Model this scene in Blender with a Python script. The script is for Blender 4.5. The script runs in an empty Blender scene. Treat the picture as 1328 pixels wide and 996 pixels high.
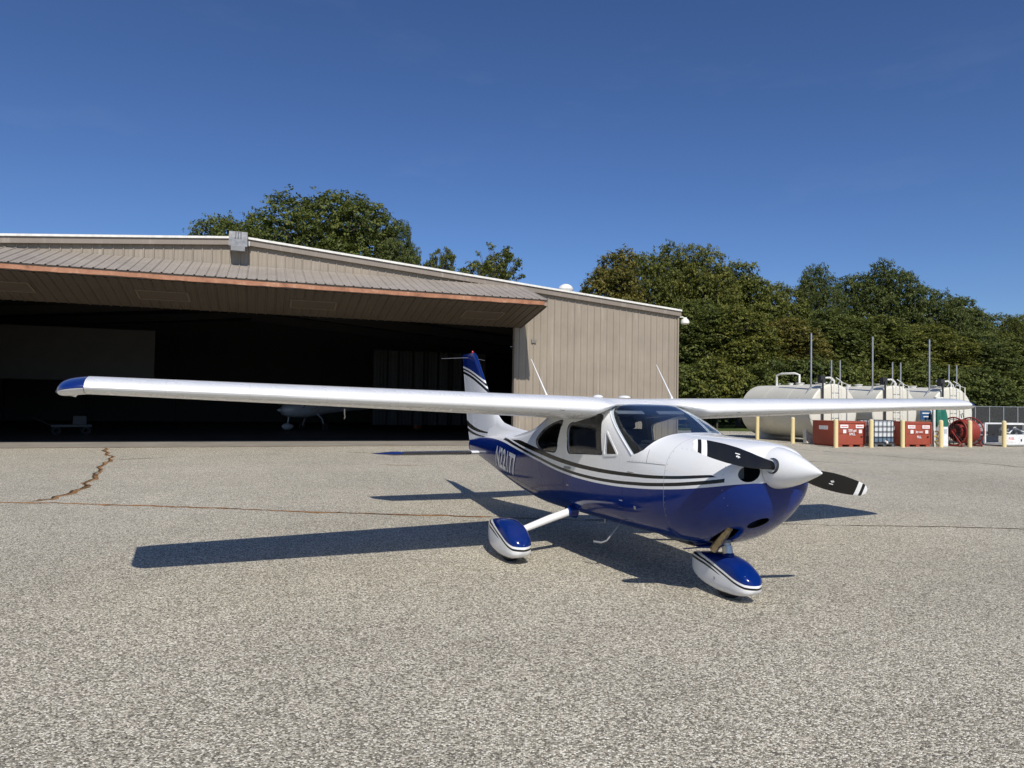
import bpy, bmesh, math, random
import numpy as np
from mathutils import Vector, Matrix

R = math.radians
PI = math.pi
scene = bpy.context.scene
col = scene.collection

# ------------------------------------------------------------------ camera
FPX, CAMZ, PITCH, ROLL = 904.4, 1.725, 0.02577, 0.01656
cam_data = bpy.data.cameras.new('camera')
cam = bpy.data.objects.new('camera', cam_data)
col.objects.link(cam)
cam_data.sensor_width = 36.0
cam_data.lens = FPX / 1328.0 * 36.0
cam_data.clip_start = 0.05
cam_data.clip_end = 5000
_F = Vector((0, math.cos(PITCH), math.sin(PITCH)))
_U = Vector((0, -math.sin(PITCH), math.cos(PITCH)))
_X = Vector((1, 0, 0))
_cx = _X * math.cos(ROLL) + _U * math.sin(ROLL)
_cy = -_X * math.sin(ROLL) + _U * math.cos(ROLL)
_cz = -_F
cam.matrix_world = Matrix(((_cx.x, _cy.x, _cz.x, 0), (_cx.y, _cy.y, _cz.y, 0),
                           (_cx.z, _cy.z, _cz.z, CAMZ), (0, 0, 0, 1)))
scene.camera = cam

# ------------------------------------------------------------------ sky and sun
SUN = Vector((0.208, -1.036, 1.0)).normalized()          # towards the sun
SUN_EL = math.asin(SUN.z)
SUN_AZ = math.atan2(SUN.x, SUN.y)
world = bpy.data.worlds.new('World')
scene.world = world
world.use_nodes = True
wn = world.node_tree
wn.nodes.clear()
w_out = wn.nodes.new('ShaderNodeOutputWorld')
w_bg = wn.nodes.new('ShaderNodeBackground')
w_sky = wn.nodes.new('ShaderNodeTexSky')
w_sky.sky_type = 'NISHITA'
w_sky.sun_disc = False
w_sky.sun_elevation = SUN_EL
w_sky.sun_rotation = SUN_AZ
w_sky.altitude = 300
w_sky.air_density = 1.0
w_sky.dust_density = 0.6
w_sky.ozone_density = 2.2
w_bg.inputs['Strength'].default_value = 0.05
w_gam = wn.nodes.new('ShaderNodeGamma')                  # deeper blue, as the clear autumn sky shows
w_gam.inputs['Gamma'].default_value = 1.12
w_mul = wn.nodes.new('ShaderNodeVectorMath')
w_mul.operation = 'MULTIPLY'
w_mul.inputs[1].default_value = (0.90, 1.14, 1.57)
wn.links.new(w_sky.outputs[0], w_gam.inputs['Color'])
wn.links.new(w_gam.outputs[0], w_mul.inputs[0])
# faint high cirrus wisps
w_tc = wn.nodes.new('ShaderNodeTexCoord')
w_map = wn.nodes.new('ShaderNodeMapping')
w_map.inputs['Scale'].default_value = (2.2, 2.2, 7.5)
w_map.inputs['Location'].default_value = (0.35, 0.0, 0.0)
w_nz = wn.nodes.new('ShaderNodeTexNoise')
w_nz.inputs['Scale'].default_value = 1.6
w_nz.inputs['Detail'].default_value = 7.0
w_nz.inputs['Roughness'].default_value = 0.6
w_rg = wn.nodes.new('ShaderNodeMapRange')
w_rg.inputs[1].default_value = 0.56; w_rg.inputs[2].default_value = 0.80
w_rg.inputs[3].default_value = 0.0; w_rg.inputs[4].default_value = 0.06
w_mix = wn.nodes.new('ShaderNodeMix'); w_mix.data_type = 'RGBA'
w_mix.inputs[7].default_value = (9.0, 10.5, 13.0, 1)
wn.links.new(w_tc.outputs['Generated'], w_map.inputs[0])
wn.links.new(w_map.outputs[0], w_nz.inputs['Vector'])
wn.links.new(w_nz.outputs['Fac'], w_rg.inputs[0])
wn.links.new(w_rg.outputs[0], w_mix.inputs[0])
wn.links.new(w_mul.outputs[0], w_mix.inputs[6])
wn.links.new(w_mix.outputs[2], w_bg.inputs['Color'])
wn.links.new(w_bg.outputs[0], w_out.inputs['Surface'])

sun_data = bpy.data.lights.new('sun', 'SUN')
sun_data.energy = 4.4
sun_data.angle = R(0.53)
sun_data.color = (1.0, 0.95, 0.87)
sun = bpy.data.objects.new('sun', sun_data)
col.objects.link(sun)
sun.rotation_euler = SUN.to_track_quat('Z', 'Y').to_euler()

scene.view_settings.view_transform = 'Standard'
scene.view_settings.look = 'None'
scene.view_settings.gamma = 1.0
scene.view_settings.exposure = 0.0
scene.view_settings.use_curve_mapping = False
try:
    scene.cycles.max_bounces = 8
    scene.cycles.transparent_max_bounces = 16
    scene.cycles.use_fast_gi = False
except Exception:
    pass

# ------------------------------------------------------------------ material helpers
class NT:
    def __init__(self, name):
        self.m = bpy.data.materials.new(name)
        self.m.use_nodes = True
        self.t = self.m.node_tree
        self.t.nodes.clear()
        self.out = self.n('ShaderNodeOutputMaterial')
        self.p = self.n('ShaderNodeBsdfPrincipled')
        self.t.links.new(self.p.outputs[0], self.out.inputs['Surface'])
    def n(self, kind, **kw):
        nd = self.t.nodes.new(kind)
        for k, v in kw.items():
            setattr(nd, k, v)
        return nd
    def set(self, sock, v):
        if hasattr(v, 'is_output') or isinstance(v, bpy.types.NodeSocket):
            self.t.links.new(v, sock)
        else:
            if isinstance(v, (tuple, list)) and len(v) == 3 and len(getattr(sock, 'default_value', (0, 0, 0))) == 4:
                v = (*v, 1)
            sock.default_value = v
    def math(self, op, a, b=0.0, clamp=False):
        nd = self.n('ShaderNodeMath', operation=op, use_clamp=clamp)
        self.set(nd.inputs[0], a); self.set(nd.inputs[1], b)
        return nd.outputs[0]
    def mix(self, f, a, b, blend='MIX'):
        nd = self.n('ShaderNodeMix', data_type='RGBA', blend_type=blend)
        self.set(nd.inputs[0], f); self.set(nd.inputs[6], a); self.set(nd.inputs[7], b)
        return nd.outputs[2]
    def obj(self):
        return self.n('ShaderNodeTexCoord').outputs['Object']
    def pos(self):
        return self.n('ShaderNodeNewGeometry').outputs['Position']
    def sep(self, v):
        nd = self.n('ShaderNodeSeparateXYZ'); self.set(nd.inputs[0], v)
        return nd.outputs[0], nd.outputs[1], nd.outputs[2]
    def noise(self, vec, scale, detail=3.0, rough=0.55, color=False):
        nd = self.n('ShaderNodeTexNoise')
        self.set(nd.inputs['Vector'], vec)
        nd.inputs['Scale'].default_value = scale
        nd.inputs['Detail'].default_value = detail
        nd.inputs['Roughness'].default_value = rough
        return nd.outputs['Color' if color else 'Fac']
    def vor(self, vec, scale, out='Color', feature='F1', rnd=1.0):
        nd = self.n('ShaderNodeTexVoronoi', feature=feature)
        self.set(nd.inputs['Vector'], vec)
        nd.inputs['Scale'].default_value = scale
        nd.inputs['Randomness'].default_value = rnd
        return nd.outputs[out]
    def ramp(self, f, stops, interp='LINEAR'):
        nd = self.n('ShaderNodeValToRGB')
        nd.color_ramp.interpolation = interp
        els = nd.color_ramp.elements
        while len(els) < len(stops):
            els.new(0.5)
        for e, (p_, c_) in zip(els, stops):
            e.position = p_
            e.color = (*c_, 1) if len(c_) == 3 else c_
        self.set(nd.inputs[0], f)
        return nd.outputs[0]
    def rng(self, v, a, b, c=0.0, d=1.0):
        nd = self.n('ShaderNodeMapRange')
        self.set(nd.inputs[0], v)
        for i, q in enumerate((a, b, c, d)):
            nd.inputs[i + 1].default_value = q
        return nd.outputs[0]
    def curve(self, x, pts, x0, x1, z0, z1):
        """piecewise curve z(x) through pts"""
        f = self.rng(x, x0, x1)
        nd = self.n('ShaderNodeFloatCurve')
        c = nd.mapping.curves[0]
        pts = sorted(pts)
        q = [((a - x0) / (x1 - x0), (b - z0) / (z1 - z0)) for a, b in pts]
        while len(c.points) < len(q):
            c.points.new(0.5, 0.5)
        for pt, (a, b) in zip(c.points, q):
            pt.location = (a, b)
        nd.mapping.use_clip = False
        nd.mapping.update()
        self.set(nd.inputs['Value'], f)
        return self.math('ADD', self.math('MULTIPLY', nd.outputs[0], z1 - z0), z0)
    def bump(self, h, strength=0.3, dist=0.01):
        nd = self.n('ShaderNodeBump')
        nd.inputs['Strength'].default_value = strength
        nd.inputs['Distance'].default_value = dist
        self.set(nd.inputs['Height'], h)
        self.t.links.new(nd.outputs[0], self.p.inputs['Normal'])
        return nd
    def fin(self, color, rough=0.5, metal=0.0, coat=0.0, spec=0.5, trans=None):
        self.set(self.p.inputs['Base Color'], color)
        self.set(self.p.inputs['Roughness'], rough)
        self.p.inputs['Metallic'].default_value = metal
        self.p.inputs['Coat Weight'].default_value = coat
        self.p.inputs['Coat Roughness'].default_value = 0.04
        self.p.inputs['Specular IOR Level'].default_value = spec
        return self.m

_simple = {}
def simple(name, color, rough=0.5, metal=0.0, coat=0.0, var=0.12, scale=6.0, bump=0.0, bscale=40.0, spec=0.5):
    """plain material with a little procedural unevenness"""
    if name in _simple:
        return _simple[name]
    k = NT(name)
    o = k.obj()
    nz = k.noise(o, scale, 4)
    dark = tuple(c * (1 - var) for c in color)
    light = tuple(min(1, c * (1 + var)) for c in color)
    c = k.ramp(nz, [(0.3, dark), (0.7, light)])
    if bump:
        k.bump(k.noise(o, bscale, 3), bump, 0.01)
    rr = k.rng(nz, 0.3, 0.7, max(0.02, rough - 0.06), min(1, rough + 0.06))
    m = k.fin(c, rr, metal, coat, spec)
    _simple[name] = m
    return m

def glass(name, tint, refl=1.0, rough=0.0, density=0.0):
    k = NT(name)
    tr = k.n('ShaderNodeBsdfTransparent'); tr.inputs[0].default_value = (*tint, 1)
    gl = k.n('ShaderNodeBsdfGlossy'); gl.inputs['Roughness'].default_value = rough
    gl.inputs['Color'].default_value = (refl, refl, refl, 1)
    geo = k.n('ShaderNodeNewGeometry')
    dt = k.n('ShaderNodeVectorMath', operation='DOT_PRODUCT')
    k.t.links.new(geo.outputs['Normal'], dt.inputs[0]); k.t.links.new(geo.outputs['Incoming'], dt.inputs[1])
    cs = k.math('SUBTRACT', 1.0, k.math('ABSOLUTE', dt.outputs['Value']), clamp=True)
    fres = k.math('ADD', k.math('MULTIPLY', k.math('POWER', cs, 5.0), 0.92), 0.035)      # reflectance of a thin sheet
    ms = k.n('ShaderNodeMixShader')
    k.t.links.new(fres, ms.inputs[0])
    k.t.links.new(tr.outputs[0], ms.inputs[1]); k.t.links.new(gl.outputs[0], ms.inputs[2])
    k.t.nodes.remove(k.p)
    k.t.links.new(ms.outputs[0], k.out.inputs['Surface'])
    return k.m

# ------------------------------------------------------------------ object helpers
def link(o, parent=None):
    col.objects.link(o)
    if parent is not None:
        o.parent = parent
    return o

def tag(o, label=None, cat=None, group=None, kind=None):
    if label: o['label'] = label
    if cat: o['category'] = cat
    if group: o['group'] = group
    if kind: o['kind'] = kind
    return o

def empty(name, loc=(0, 0, 0), rz=0.0, label=None, cat=None, group=None):
    o = bpy.data.objects.new(name, None)
    o.empty_display_size = 0.3
    col.objects.link(o)
    o.location = loc
    o.rotation_euler = (0, 0, rz)
    return tag(o, label, cat, group)

def smooth_mesh(me, angle=35):
    me.polygons.foreach_set('use_smooth', [True] * len(me.polygons))
    me.set_sharp_from_angle(angle=R(angle))

class G:
    """collects faces; build() links them as one mesh object"""
    def __init__(self):
        self.v, self.f, self.mi = [], [], []
    def add(self, vs, fs, mi=0):
        b = len(self.v)
        self.v += [tuple(map(float, q)) for q in vs]
        self.f += [tuple(i + b for i in q) for q in fs]
        self.mi += [mi] * len(fs)
        return self
    def box(self, c, s, rot=None, mi=0):
        hx, hy, hz = s[0] / 2, s[1] / 2, s[2] / 2
        vs = [Vector((x, y, z)) for x in (-hx, hx) for y in (-hy, hy) for z in (-hz, hz)]
        if rot is not None:
            vs = [rot @ q for q in vs]
        vs = [q + Vector(c) for q in vs]
        return self.add(vs, [(0, 1, 3, 2), (4, 6, 7, 5), (0, 4, 5, 1), (2, 3, 7, 6), (0, 2, 6, 4), (1, 5, 7, 3)], mi)
    def tube(self, pts, r, n=10, caps=True, mi=0):
        pts = [Vector(q) for q in pts]
        m = len(pts)
        rs = [r] * m if isinstance(r, (int, float)) else list(r)
        tang = []
        for i in range(m):
            a = pts[max(0, i - 1)]; b = pts[min(m - 1, i + 1)]
            tang.append((b - a).normalized())
        up = Vector((0, 0, 1)) if abs(tang[0].z) < 0.9 else Vector((1, 0, 0))
        nrm = (up - tang[0] * up.dot(tang[0])).normalized()
        vs = []
        for i in range(m):
            nrm = (nrm - tang[i] * nrm.dot(tang[i])).normalized()
            bn = tang[i].cross(nrm)
            for j in range(n):
                a = 2 * PI * j / n
                vs.append(pts[i] + (nrm * math.cos(a) + bn * math.sin(a)) * rs[i])
        fs = []
        for i in range(m - 1):
            for j in range(n):
                j2 = (j + 1) % n
                fs.append((i * n + j, i * n + j2, (i + 1) * n + j2, (i + 1) * n + j))
        if caps:
            fs.append(tuple(range(n - 1, -1, -1)))
            fs.append(tuple((m - 1) * n + j for j in range(n)))
        return self.add(vs, fs, mi)
    def lathe(self, prof, n=24, axis='z', c=(0, 0, 0), mi=0, a0=0.0, a1=2 * PI):
        """prof: (along, radius)"""
        full = abs(a1 - a0 - 2 * PI) < 1e-6
        vs = []
        cnt = n if full else n + 1
        for h, r in prof:
            for j in range(cnt):
                a = a0 + (a1 - a0) * j / n
                p, q = r * math.cos(a), r * math.sin(a)
                if axis == 'z': vs.append((c[0] + p, c[1] + q, c[2] + h))
                elif axis == 'x': vs.append((c[0] + h, c[1] + p, c[2] + q))
                else: vs.append((c[0] + q, c[1] + h, c[2] + p))
        fs = []
        for i in range(len(prof) - 1):
            for j in range(n):
                j2 = (j + 1) % cnt
                fs.append((i * cnt + j, i * cnt + j2, (i + 1) * cnt + j2, (i + 1) * cnt + j))
        return self.add(vs, fs, mi)
    def prism(self, poly, axis, a, b, mi=0):
        """poly 2D points extruded along axis from a to b. axis 'y': (x,z); 'x': (y,z); 'z': (x,y)"""
        def P(q, t):
            return {'y': (q[0], t, q[1]), 'x': (t, q[0], q[1]), 'z': (q[0], q[1], t)}[axis]
        n = len(poly)
        vs = [P(q, a) for q in poly] + [P(q, b) for q in poly]
        fs = [(i, (i + 1) % n, n + (i + 1) % n, n + i) for i in range(n)]
        fs += [tuple(range(n - 1, -1, -1)), tuple(range(n, 2 * n))]
        return self.add(vs, fs, mi)
    def grid(self, pts, closed_u=False, mi=0):
        """pts[i][j]"""
        ni, nj = len(pts), len(pts[0])
        vs = [q for row in pts for q in row]
        fs = []
        for i in range(ni - 1):
            for j in range(nj if closed_u else nj - 1):
                j2 = (j + 1) % nj
                fs.append((i * nj + j, i * nj + j2, (i + 1) * nj + j2, (i + 1) * nj + j))
        return self.add(vs, fs, mi)
    def mesh(self, name, fix=True):
        me = bpy.data.meshes.new(name)
        me.from_pydata(self.v, [], self.f)
        me.polygons.foreach_set('material_index', self.mi)
        if fix:
            bm = bmesh.new(); bm.from_mesh(me)
            bmesh.ops.recalc_face_normals(bm, faces=bm.faces)
            bm.to_mesh(me); bm.free()
        me.update()
        return me
    def build(self, name, mat, parent=None, smooth=None, fix=True, loc=None):
        me = self.mesh(name, fix)
        for m in (mat if isinstance(mat, (list, tuple)) else [mat]):
            me.materials.append(m)
        if smooth:
            smooth_mesh(me, smooth)
        o = link(bpy.data.objects.new(name, me), parent)
        if loc is not None:
            o.location = loc
        return o

def boolean(o, cutter, op):
    m = o.modifiers.new('b', 'BOOLEAN')
    m.operation = op
    m.object = cutter
    m.solver = 'EXACT'
    bpy.context.view_layer.update()
    dg = bpy.context.evaluated_depsgraph_get()
    me = bpy.data.meshes.new_from_object(o.evaluated_get(dg))
    o.modifiers.clear()
    o.data = me
    return o

def kill(o):
    bpy.data.objects.remove(o, do_unlink=True)

def bevel(o, w=0.01, seg=2):
    bm = bmesh.new(); bm.from_mesh(o.data)
    bmesh.ops.bevel(bm, geom=list(bm.edges), offset=w, segments=seg, profile=0.6, affect='EDGES')
    bm.to_mesh(o.data); bm.free()
    smooth_mesh(o.data, 40)
    return o

def copy_tree(o, parent=None):
    c = o.copy()
    col.objects.link(c)
    c.parent = parent
    for ch in list(o.children):
        copy_tree(ch, c)
    return c

def text_mesh(txt, size=1.0, name='text', sx=1.0, bold=0.0, sub=0):
    cu = bpy.data.curves.new(name, 'FONT')
    cu.body = txt
    cu.size = size
    cu.align_x = 'CENTER'
    cu.align_y = 'CENTER'
    cu.offset = bold
    cu.resolution_u = 4
    o = bpy.data.objects.new(name, cu)
    col.objects.link(o)
    bpy.context.view_layer.update()
    me = bpy.data.meshes.new_from_object(o.evaluated_get(bpy.context.evaluated_depsgraph_get()))
    kill(o)
    bm = bmesh.new(); bm.from_mesh(me)
    if sub:
        bmesh.ops.triangulate(bm, faces=bm.faces)
        bmesh.ops.subdivide_edges(bm, edges=bm.edges, cuts=sub)
    for v in bm.verts:
        v.co.x *= sx
    bm.to_mesh(me); bm.free()
    return me

def hermite(xs, ys, x):
    """monotone cubic interpolation, vectorised"""
    xs = np.asarray(xs, float); ys = np.asarray(ys, float); x = np.asarray(x, float)
    d = np.diff(ys) / np.diff(xs)
    m = np.zeros_like(ys)
    m[0], m[-1] = d[0], d[-1]
    for i in range(1, len(ys) - 1):
        m[i] = 0 if d[i - 1] * d[i] <= 0 else 2 * d[i - 1] * d[i] / (d[i - 1] + d[i])
    i = np.clip(np.searchsorted(xs, x) - 1, 0, len(xs) - 2)
    h = xs[i + 1] - xs[i]
    t = np.clip((x - xs[i]) / h, 0, 1)
    return ((2 * t**3 - 3 * t**2 + 1) * ys[i] + (t**3 - 2 * t**2 + t) * h * m[i]
            + (-2 * t**3 + 3 * t**2) * ys[i + 1] + (t**3 - t**2) * h * m[i + 1])

# ================================================================== GROUND
def asphalt_material():
    k = NT('aged_asphalt')
    o = k.pos()
    big = k.noise(o, 0.22, 5, 0.6)
    mid = k.noise(o, 1.7, 4, 0.6)
    fine = k.noise(o, 9.0, 5, 0.65)
    v1 = k.n('ShaderNodeTexVoronoi'); k.set(v1.inputs['Vector'], o); v1.inputs['Scale'].default_value = 88
    v2 = k.n('ShaderNodeTexVoronoi'); k.set(v2.inputs['Vector'], o); v2.inputs['Scale'].default_value = 190
    s1 = k.sep(v1.outputs['Color'])[0]
    s2 = k.sep(v2.outputs['Color'])[1]
    c1 = k.ramp(s1, [(0.0, (0.055, 0.049, 0.038)), (0.18, (0.18, 0.162, 0.126)), (0.45, (0.43, 0.390, 0.306)),
                     (0.70, (0.68, 0.62, 0.495)), (0.87, (0.96, 0.885, 0.73)), (1.0, (1.0, 0.96, 0.84))])
    c2 = k.ramp(s2, [(0.0, (0.13, 0.116, 0.088)), (0.5, (0.43, 0.388, 0.304)), (0.85, (0.66, 0.60, 0.48)), (1.0, (0.95, 0.89, 0.75))])
    c = k.mix(0.20, c1, c2)
    # binder showing between stones
    gap = k.rng(v1.outputs['Distance'], 0.42, 0.75, 0.0, 1.0)
    c = k.mix(k.math('MULTIPLY', gap, 0.40), c, (0.15, 0.13, 0.102))
    # broad weathering
    tone = k.rng(k.math('ADD', k.math('MULTIPLY', big, 0.6), k.math('ADD', k.math('MULTIPLY', mid, 0.28), k.math('MULTIPLY', fine, 0.12))), 0.33, 0.68, 0.82, 1.16)
    nd = k.n('ShaderNodeVectorMath', operation='SCALE')
    k.set(nd.inputs[0], c); k.set(nd.inputs[3], tone)
    c = nd.outputs[0]
    c = k.mix(1.0, c, (1.06, 1.06, 1.035), 'MULTIPLY')
    # oil drips, small dark stains
    st = k.noise(o, 0.9, 6, 0.7)
    stain = k.rng(st, 0.70, 0.80, 0.0, 0.35)
    c = k.mix(stain, c, (0.10, 0.095, 0.085))
    h = k.math('ADD', k.math('MULTIPLY', v1.outputs['Distance'], -1.0), k.math('MULTIPLY', v2.outputs['Distance'], -0.5))
    k.bump(h, 0.8, 0.010)
    return k.fin(c, 0.88, spec=0.25)

M_ASPH = asphalt_material()

def grass_material():
    k = NT('rough_grass')
    o = k.pos()
    c = k.ramp(k.noise(o, 0.5, 6, 0.7), [(0.3, (0.05, 0.075, 0.02)), (0.55, (0.09, 0.12, 0.035)), (0.75, (0.16, 0.14, 0.06))])
    k.bump(k.noise(o, 12, 4), 0.8, 0.08)
    return k.fin(c, 0.95, spec=0.1)

g = G()
g.add([(-900, -600, -0.06), (900, -600, -0.06), (900, 1400, -0.06), (-900, 1400, -0.06)], [(0, 1, 2, 3)])
ground = tag(g.build('ground', grass_material()), kind='structure')

# the paved apron: a slightly uneven sheet, edge dropping to the grass
g = G()
xs = np.r_[np.linspace(-70, -14, 24), np.linspace(-13, 20, 67), np.linspace(21, 75, 24)]
ys = np.r_[np.linspace(-45, -1, 16), np.linspace(0, 14, 29), np.linspace(15, 47, 25)]
rows = []
for y in ys:
    rows.append([(x, y, 0.0) for x in xs])
g.grid(rows)
apron = tag(g.build('apron', M_ASPH, fix=False), kind='structure')

def crack_material(name, soil):
    k = NT(name)
    o = k.pos()
    n = k.noise(o, 14, 5, 0.7)
    n2 = k.noise(o, 2.2, 4, 0.6)
    a = k.ramp(n, [(0.28, (0.018, 0.016, 0.014)), (0.42, tuple(q * 0.5 for q in soil)), (0.52, soil), (0.8, tuple(q * 1.3 for q in soil))])
    c = k.mix(k.rng(n2, 0.34, 0.50, 0.15, 1.0), (0.022, 0.02, 0.017), a)
    k.bump(n, 0.8, 0.02)
    return k.fin(c, 0.95, spec=0.1)
M_CR_SOIL = crack_material('crack_soil', (0.40, 0.215, 0.09))
M_CR_DARK = crack_material('crack_dark', (0.10, 0.075, 0.05))

def strip(name, pts, w0, mat, seed, z=0.004, jag=0.5, step=0.09, wander=0.02, taper=True):
    """irregular ribbon lying on the ground, child of the apron"""
    rnd = random.Random(seed)
    P = [Vector((a, b, 0)) for a, b in pts]
    out = []
    for a, b in zip(P[:-1], P[1:]):
        n = max(1, int((b - a).length / step))
        for i in range(n):
            out.append(a.lerp(b, i / n))
    out.append(P[-1])
    n = len(out)
    L, Rr = [], []
    off = 0.0
    wn_ = 1.0
    for i, q in enumerate(out):
        t = (out[min(n - 1, i + 1)] - out[max(0, i - 1)]).normalized()
        s = Vector((-t.y, t.x, 0))
        off = off * 0.85 + rnd.gauss(0, wander)
        wn_ = max(0.25, min(1.9, wn_ * 0.8 + 0.2 + rnd.gauss(0, jag * 0.45)))
        ta = min(1.0, min(i, n - 1 - i) / 5.0 + 0.15) if taper else 1.0
        w = w0 * wn_ * ta
        c = q + s * off
        L.append((c.x + s.x * w * rnd.uniform(.35, .65), c.y + s.y * w * rnd.uniform(.35, .65), z))
        Rr.append((c.x - s.x * w * rnd.uniform(.35, .65), c.y - s.y * w * rnd.uniform(.35, .65), z))
    g = G()
    g.grid([L, Rr])
    return g.build(name, mat, apron, fix=False)

MAIN = [(-13, 11.6), (-8.63, 11.17), (-7.6, 11.12), (-7.15, 11.17), (-6.32, 11.01), (-5.59, 11.01), (-4.31, 10.83), (-3.07, 10.66), (-1.87, 10.57), (-1.17, 10.53), (-0.24, 10.45)]
strip('crack', MAIN, 0.085, M_CR_SOIL, 1, jag=0.35, step=.05, wander=.012)
strip('crack', [(a, b + .01) for a, b in MAIN[5:]], 0.014, M_CR_DARK, 15, z=.008, jag=0.4, step=.05, wander=.012)
strip('crack', [(-0.24, 10.45), (0.67, 10.4), (1.58, 10.36), (2.72, 10.33), (3.94, 10.25), (5.29, 10.25), (6.53, 10.24), (8.26, 10.15), (14, 9.9)], 0.032, M_CR_DARK, 2, jag=0.7)
BR = [(-7.66, 11.2), (-7.51, 11.57), (-7.75, 12.53), (-8.4, 14.02), (-9.23, 15.73), (-10.39, 17.9), (-10.85, 19.02), (-11.83, 20.49), (-13.28, 22.9)]
BR2 = []
rb = random.Random(21)
for (a0, b0), (a1, b1) in zip(BR[:-1], BR[1:]):
    for i in range(4):
        t = i / 4
        BR2.append((a0 + (a1 - a0) * t + rb.uniform(-.07, .07), b0 + (b1 - b0) * t + rb.uniform(-.06, .06)))
BR2.append(BR[-1])
strip('crack', BR2, 0.095, M_CR_SOIL, 3, wander=0.008, jag=0.25, step=.05)
strip('crack', [(a - 0.05, b + 0.03) for a, b in BR2], 0.035, M_CR_DARK, 4, z=0.008, wander=0.008, jag=0.35, step=.05)
strip('crack', [(-10.7, 18.6), (-10.2, 19.1), (-9.6, 19.6)], 0.05, M_CR_DARK, 5)
strip('crack', [(11.0, 29.6), (11.74, 28.2), (12.7, 26.3), (13.93, 24.39), (14.99, 22.73), (15.7, 21.0), (16.8, 18.6)], 0.07, M_CR_DARK, 6, wander=0.03)
strip('crack', [(-5.3, 22.6), (-4.2, 23.0), (-2.66, 23.56)], 0.07, M_CR_DARK, 7)
strip('crack', [(-3.5, 18.6), (-2.69, 18.43), (-2.3, 18.5)], 0.05, M_CR_SOIL, 8)
strip('crack', [(-1.3, 17.9), (-0.6, 17.8)], 0.035, M_CR_DARK, 18)
strip('crack', [(7.5, 21.8), (9.2, 22.1), (10.5, 21.9)], 0.08, M_CR_DARK, 9, jag=0.8)

# worn painted lines
def worn_paint(name, c0):
    k = NT(name)
    o = k.pos()
    n = k.noise(o, 7.0, 6, 0.75)
    c = k.mix(k.rng(n, 0.42, 0.6, 0.0, 1.0), (0.26, 0.245, 0.215), c0)
    return k.fin(c, 0.8, spec=0.2)
M_WPAINT = worn_paint('worn_white_paint', (0.62, 0.61, 0.57))
strip('painted_line', [(10.0, 21.5), (11.21, 21.7), (12.6, 21.95)], 0.09, M_WPAINT, 11, jag=0.15, wander=0.002, taper=False)
strip('painted_line', [(9.0, 19.6), (9.12, 18.17), (9.22, 16.6)], 0.08, M_WPAINT, 12, jag=0.15, wander=0.002, taper=False)

# ================================================================== HANGAR
HRZ = math.atan(0.36)
H_LABEL = 'long tan ribbed metal hangar with its wide bifold door folded open'
hangar = empty('hangar', (0, 28.2, 0), HRZ, H_LABEL, 'hangar')      # local x along the front, y into the building

def metal_wall(name, base, var=0.10, rough=0.5, streak=0.35, streak_col=(0.55, 0.50, 0.44)):
    k = NT(name)
    o = k.obj()
    x, y, z = k.sep(o)
    n = k.noise(o, 0.7, 4, 0.6)
    dark = tuple(c * (1 - var) for c in base); light = tuple(c * (1 + var) for c in base)
    c = k.ramp(n, [(0.3, dark), (0.7, light)])
    # rain streaks, stretched down the sheet
    cmb = k.n('ShaderNodeCombineXYZ')
    k.set(cmb.inputs[0], k.math('MULTIPLY', x, 3.0)); k.set(cmb.inputs[1], k.math('MULTIPLY', y, 3.0)); k.set(cmb.inputs[2], k.math('MULTIPLY', z, 0.25))
    s = k.noise(cmb.outputs[0], 1.6, 5, 0.6)
    c = k.mix(k.rng(s, 0.55, 0.78, 0.0, streak), c, streak_col)
    c = k.mix(k.rng(s, 0.42, 0.22, 0.0, streak * 0.6), c, tuple(q * 0.7 for q in base))
    return k.fin(c, rough, spec=0.35)
M_WALL = metal_wall('tan_cladding', (0.298, 0.254, 0.198))
M_DOORUP = metal_wall('door_cladding', (0.325, 0.285, 0.240), 0.12, 0.5, 0.4)
M_TRIM = metal_wall('rake_trim', (0.235, 0.200, 0.165), 0.06)
M_WTRIM = simple('white_trim', (0.74, 0.72, 0.66), 0.45)
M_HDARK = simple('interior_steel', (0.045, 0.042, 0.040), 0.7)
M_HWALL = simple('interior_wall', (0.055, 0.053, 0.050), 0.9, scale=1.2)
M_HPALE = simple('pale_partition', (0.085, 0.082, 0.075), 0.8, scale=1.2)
M_CONC = None
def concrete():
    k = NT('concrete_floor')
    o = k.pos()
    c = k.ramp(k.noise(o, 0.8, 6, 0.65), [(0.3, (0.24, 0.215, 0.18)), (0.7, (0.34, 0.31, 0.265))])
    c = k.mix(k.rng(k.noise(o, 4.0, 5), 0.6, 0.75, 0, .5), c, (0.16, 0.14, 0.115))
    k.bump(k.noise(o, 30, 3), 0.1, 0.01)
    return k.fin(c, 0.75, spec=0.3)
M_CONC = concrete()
def rust_orange():
    k = NT('weathered_orange_paint')
    o = k.obj()
    n = k.noise(o, 2.6, 7, 0.75)
    c = k.ramp(n, [(0.30, (0.12, 0.06, 0.035)), (0.42, (0.29, 0.125, 0.065)), (0.58, (0.38, 0.18, 0.10)), (0.68, (0.46, 0.30, 0.21)), (0.76, (0.55, 0.47, 0.39))])
    k.bump(n, 0.2, 0.02)
    return k.fin(c, 0.6, spec=0.3)
M_ORANGE = rust_orange()

SL, SR, RIDGE, ZR, ZE = -28.2, 7.72, -10.24, 7.40, 5.90
DL, DR, ZH, DEPTH = -20.6, 0.16, 6.42, 27.0
def roof_z(s):
    return ZR - abs(s - RIDGE) * (ZR - ZE) / (7.76 - RIDGE)

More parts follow.
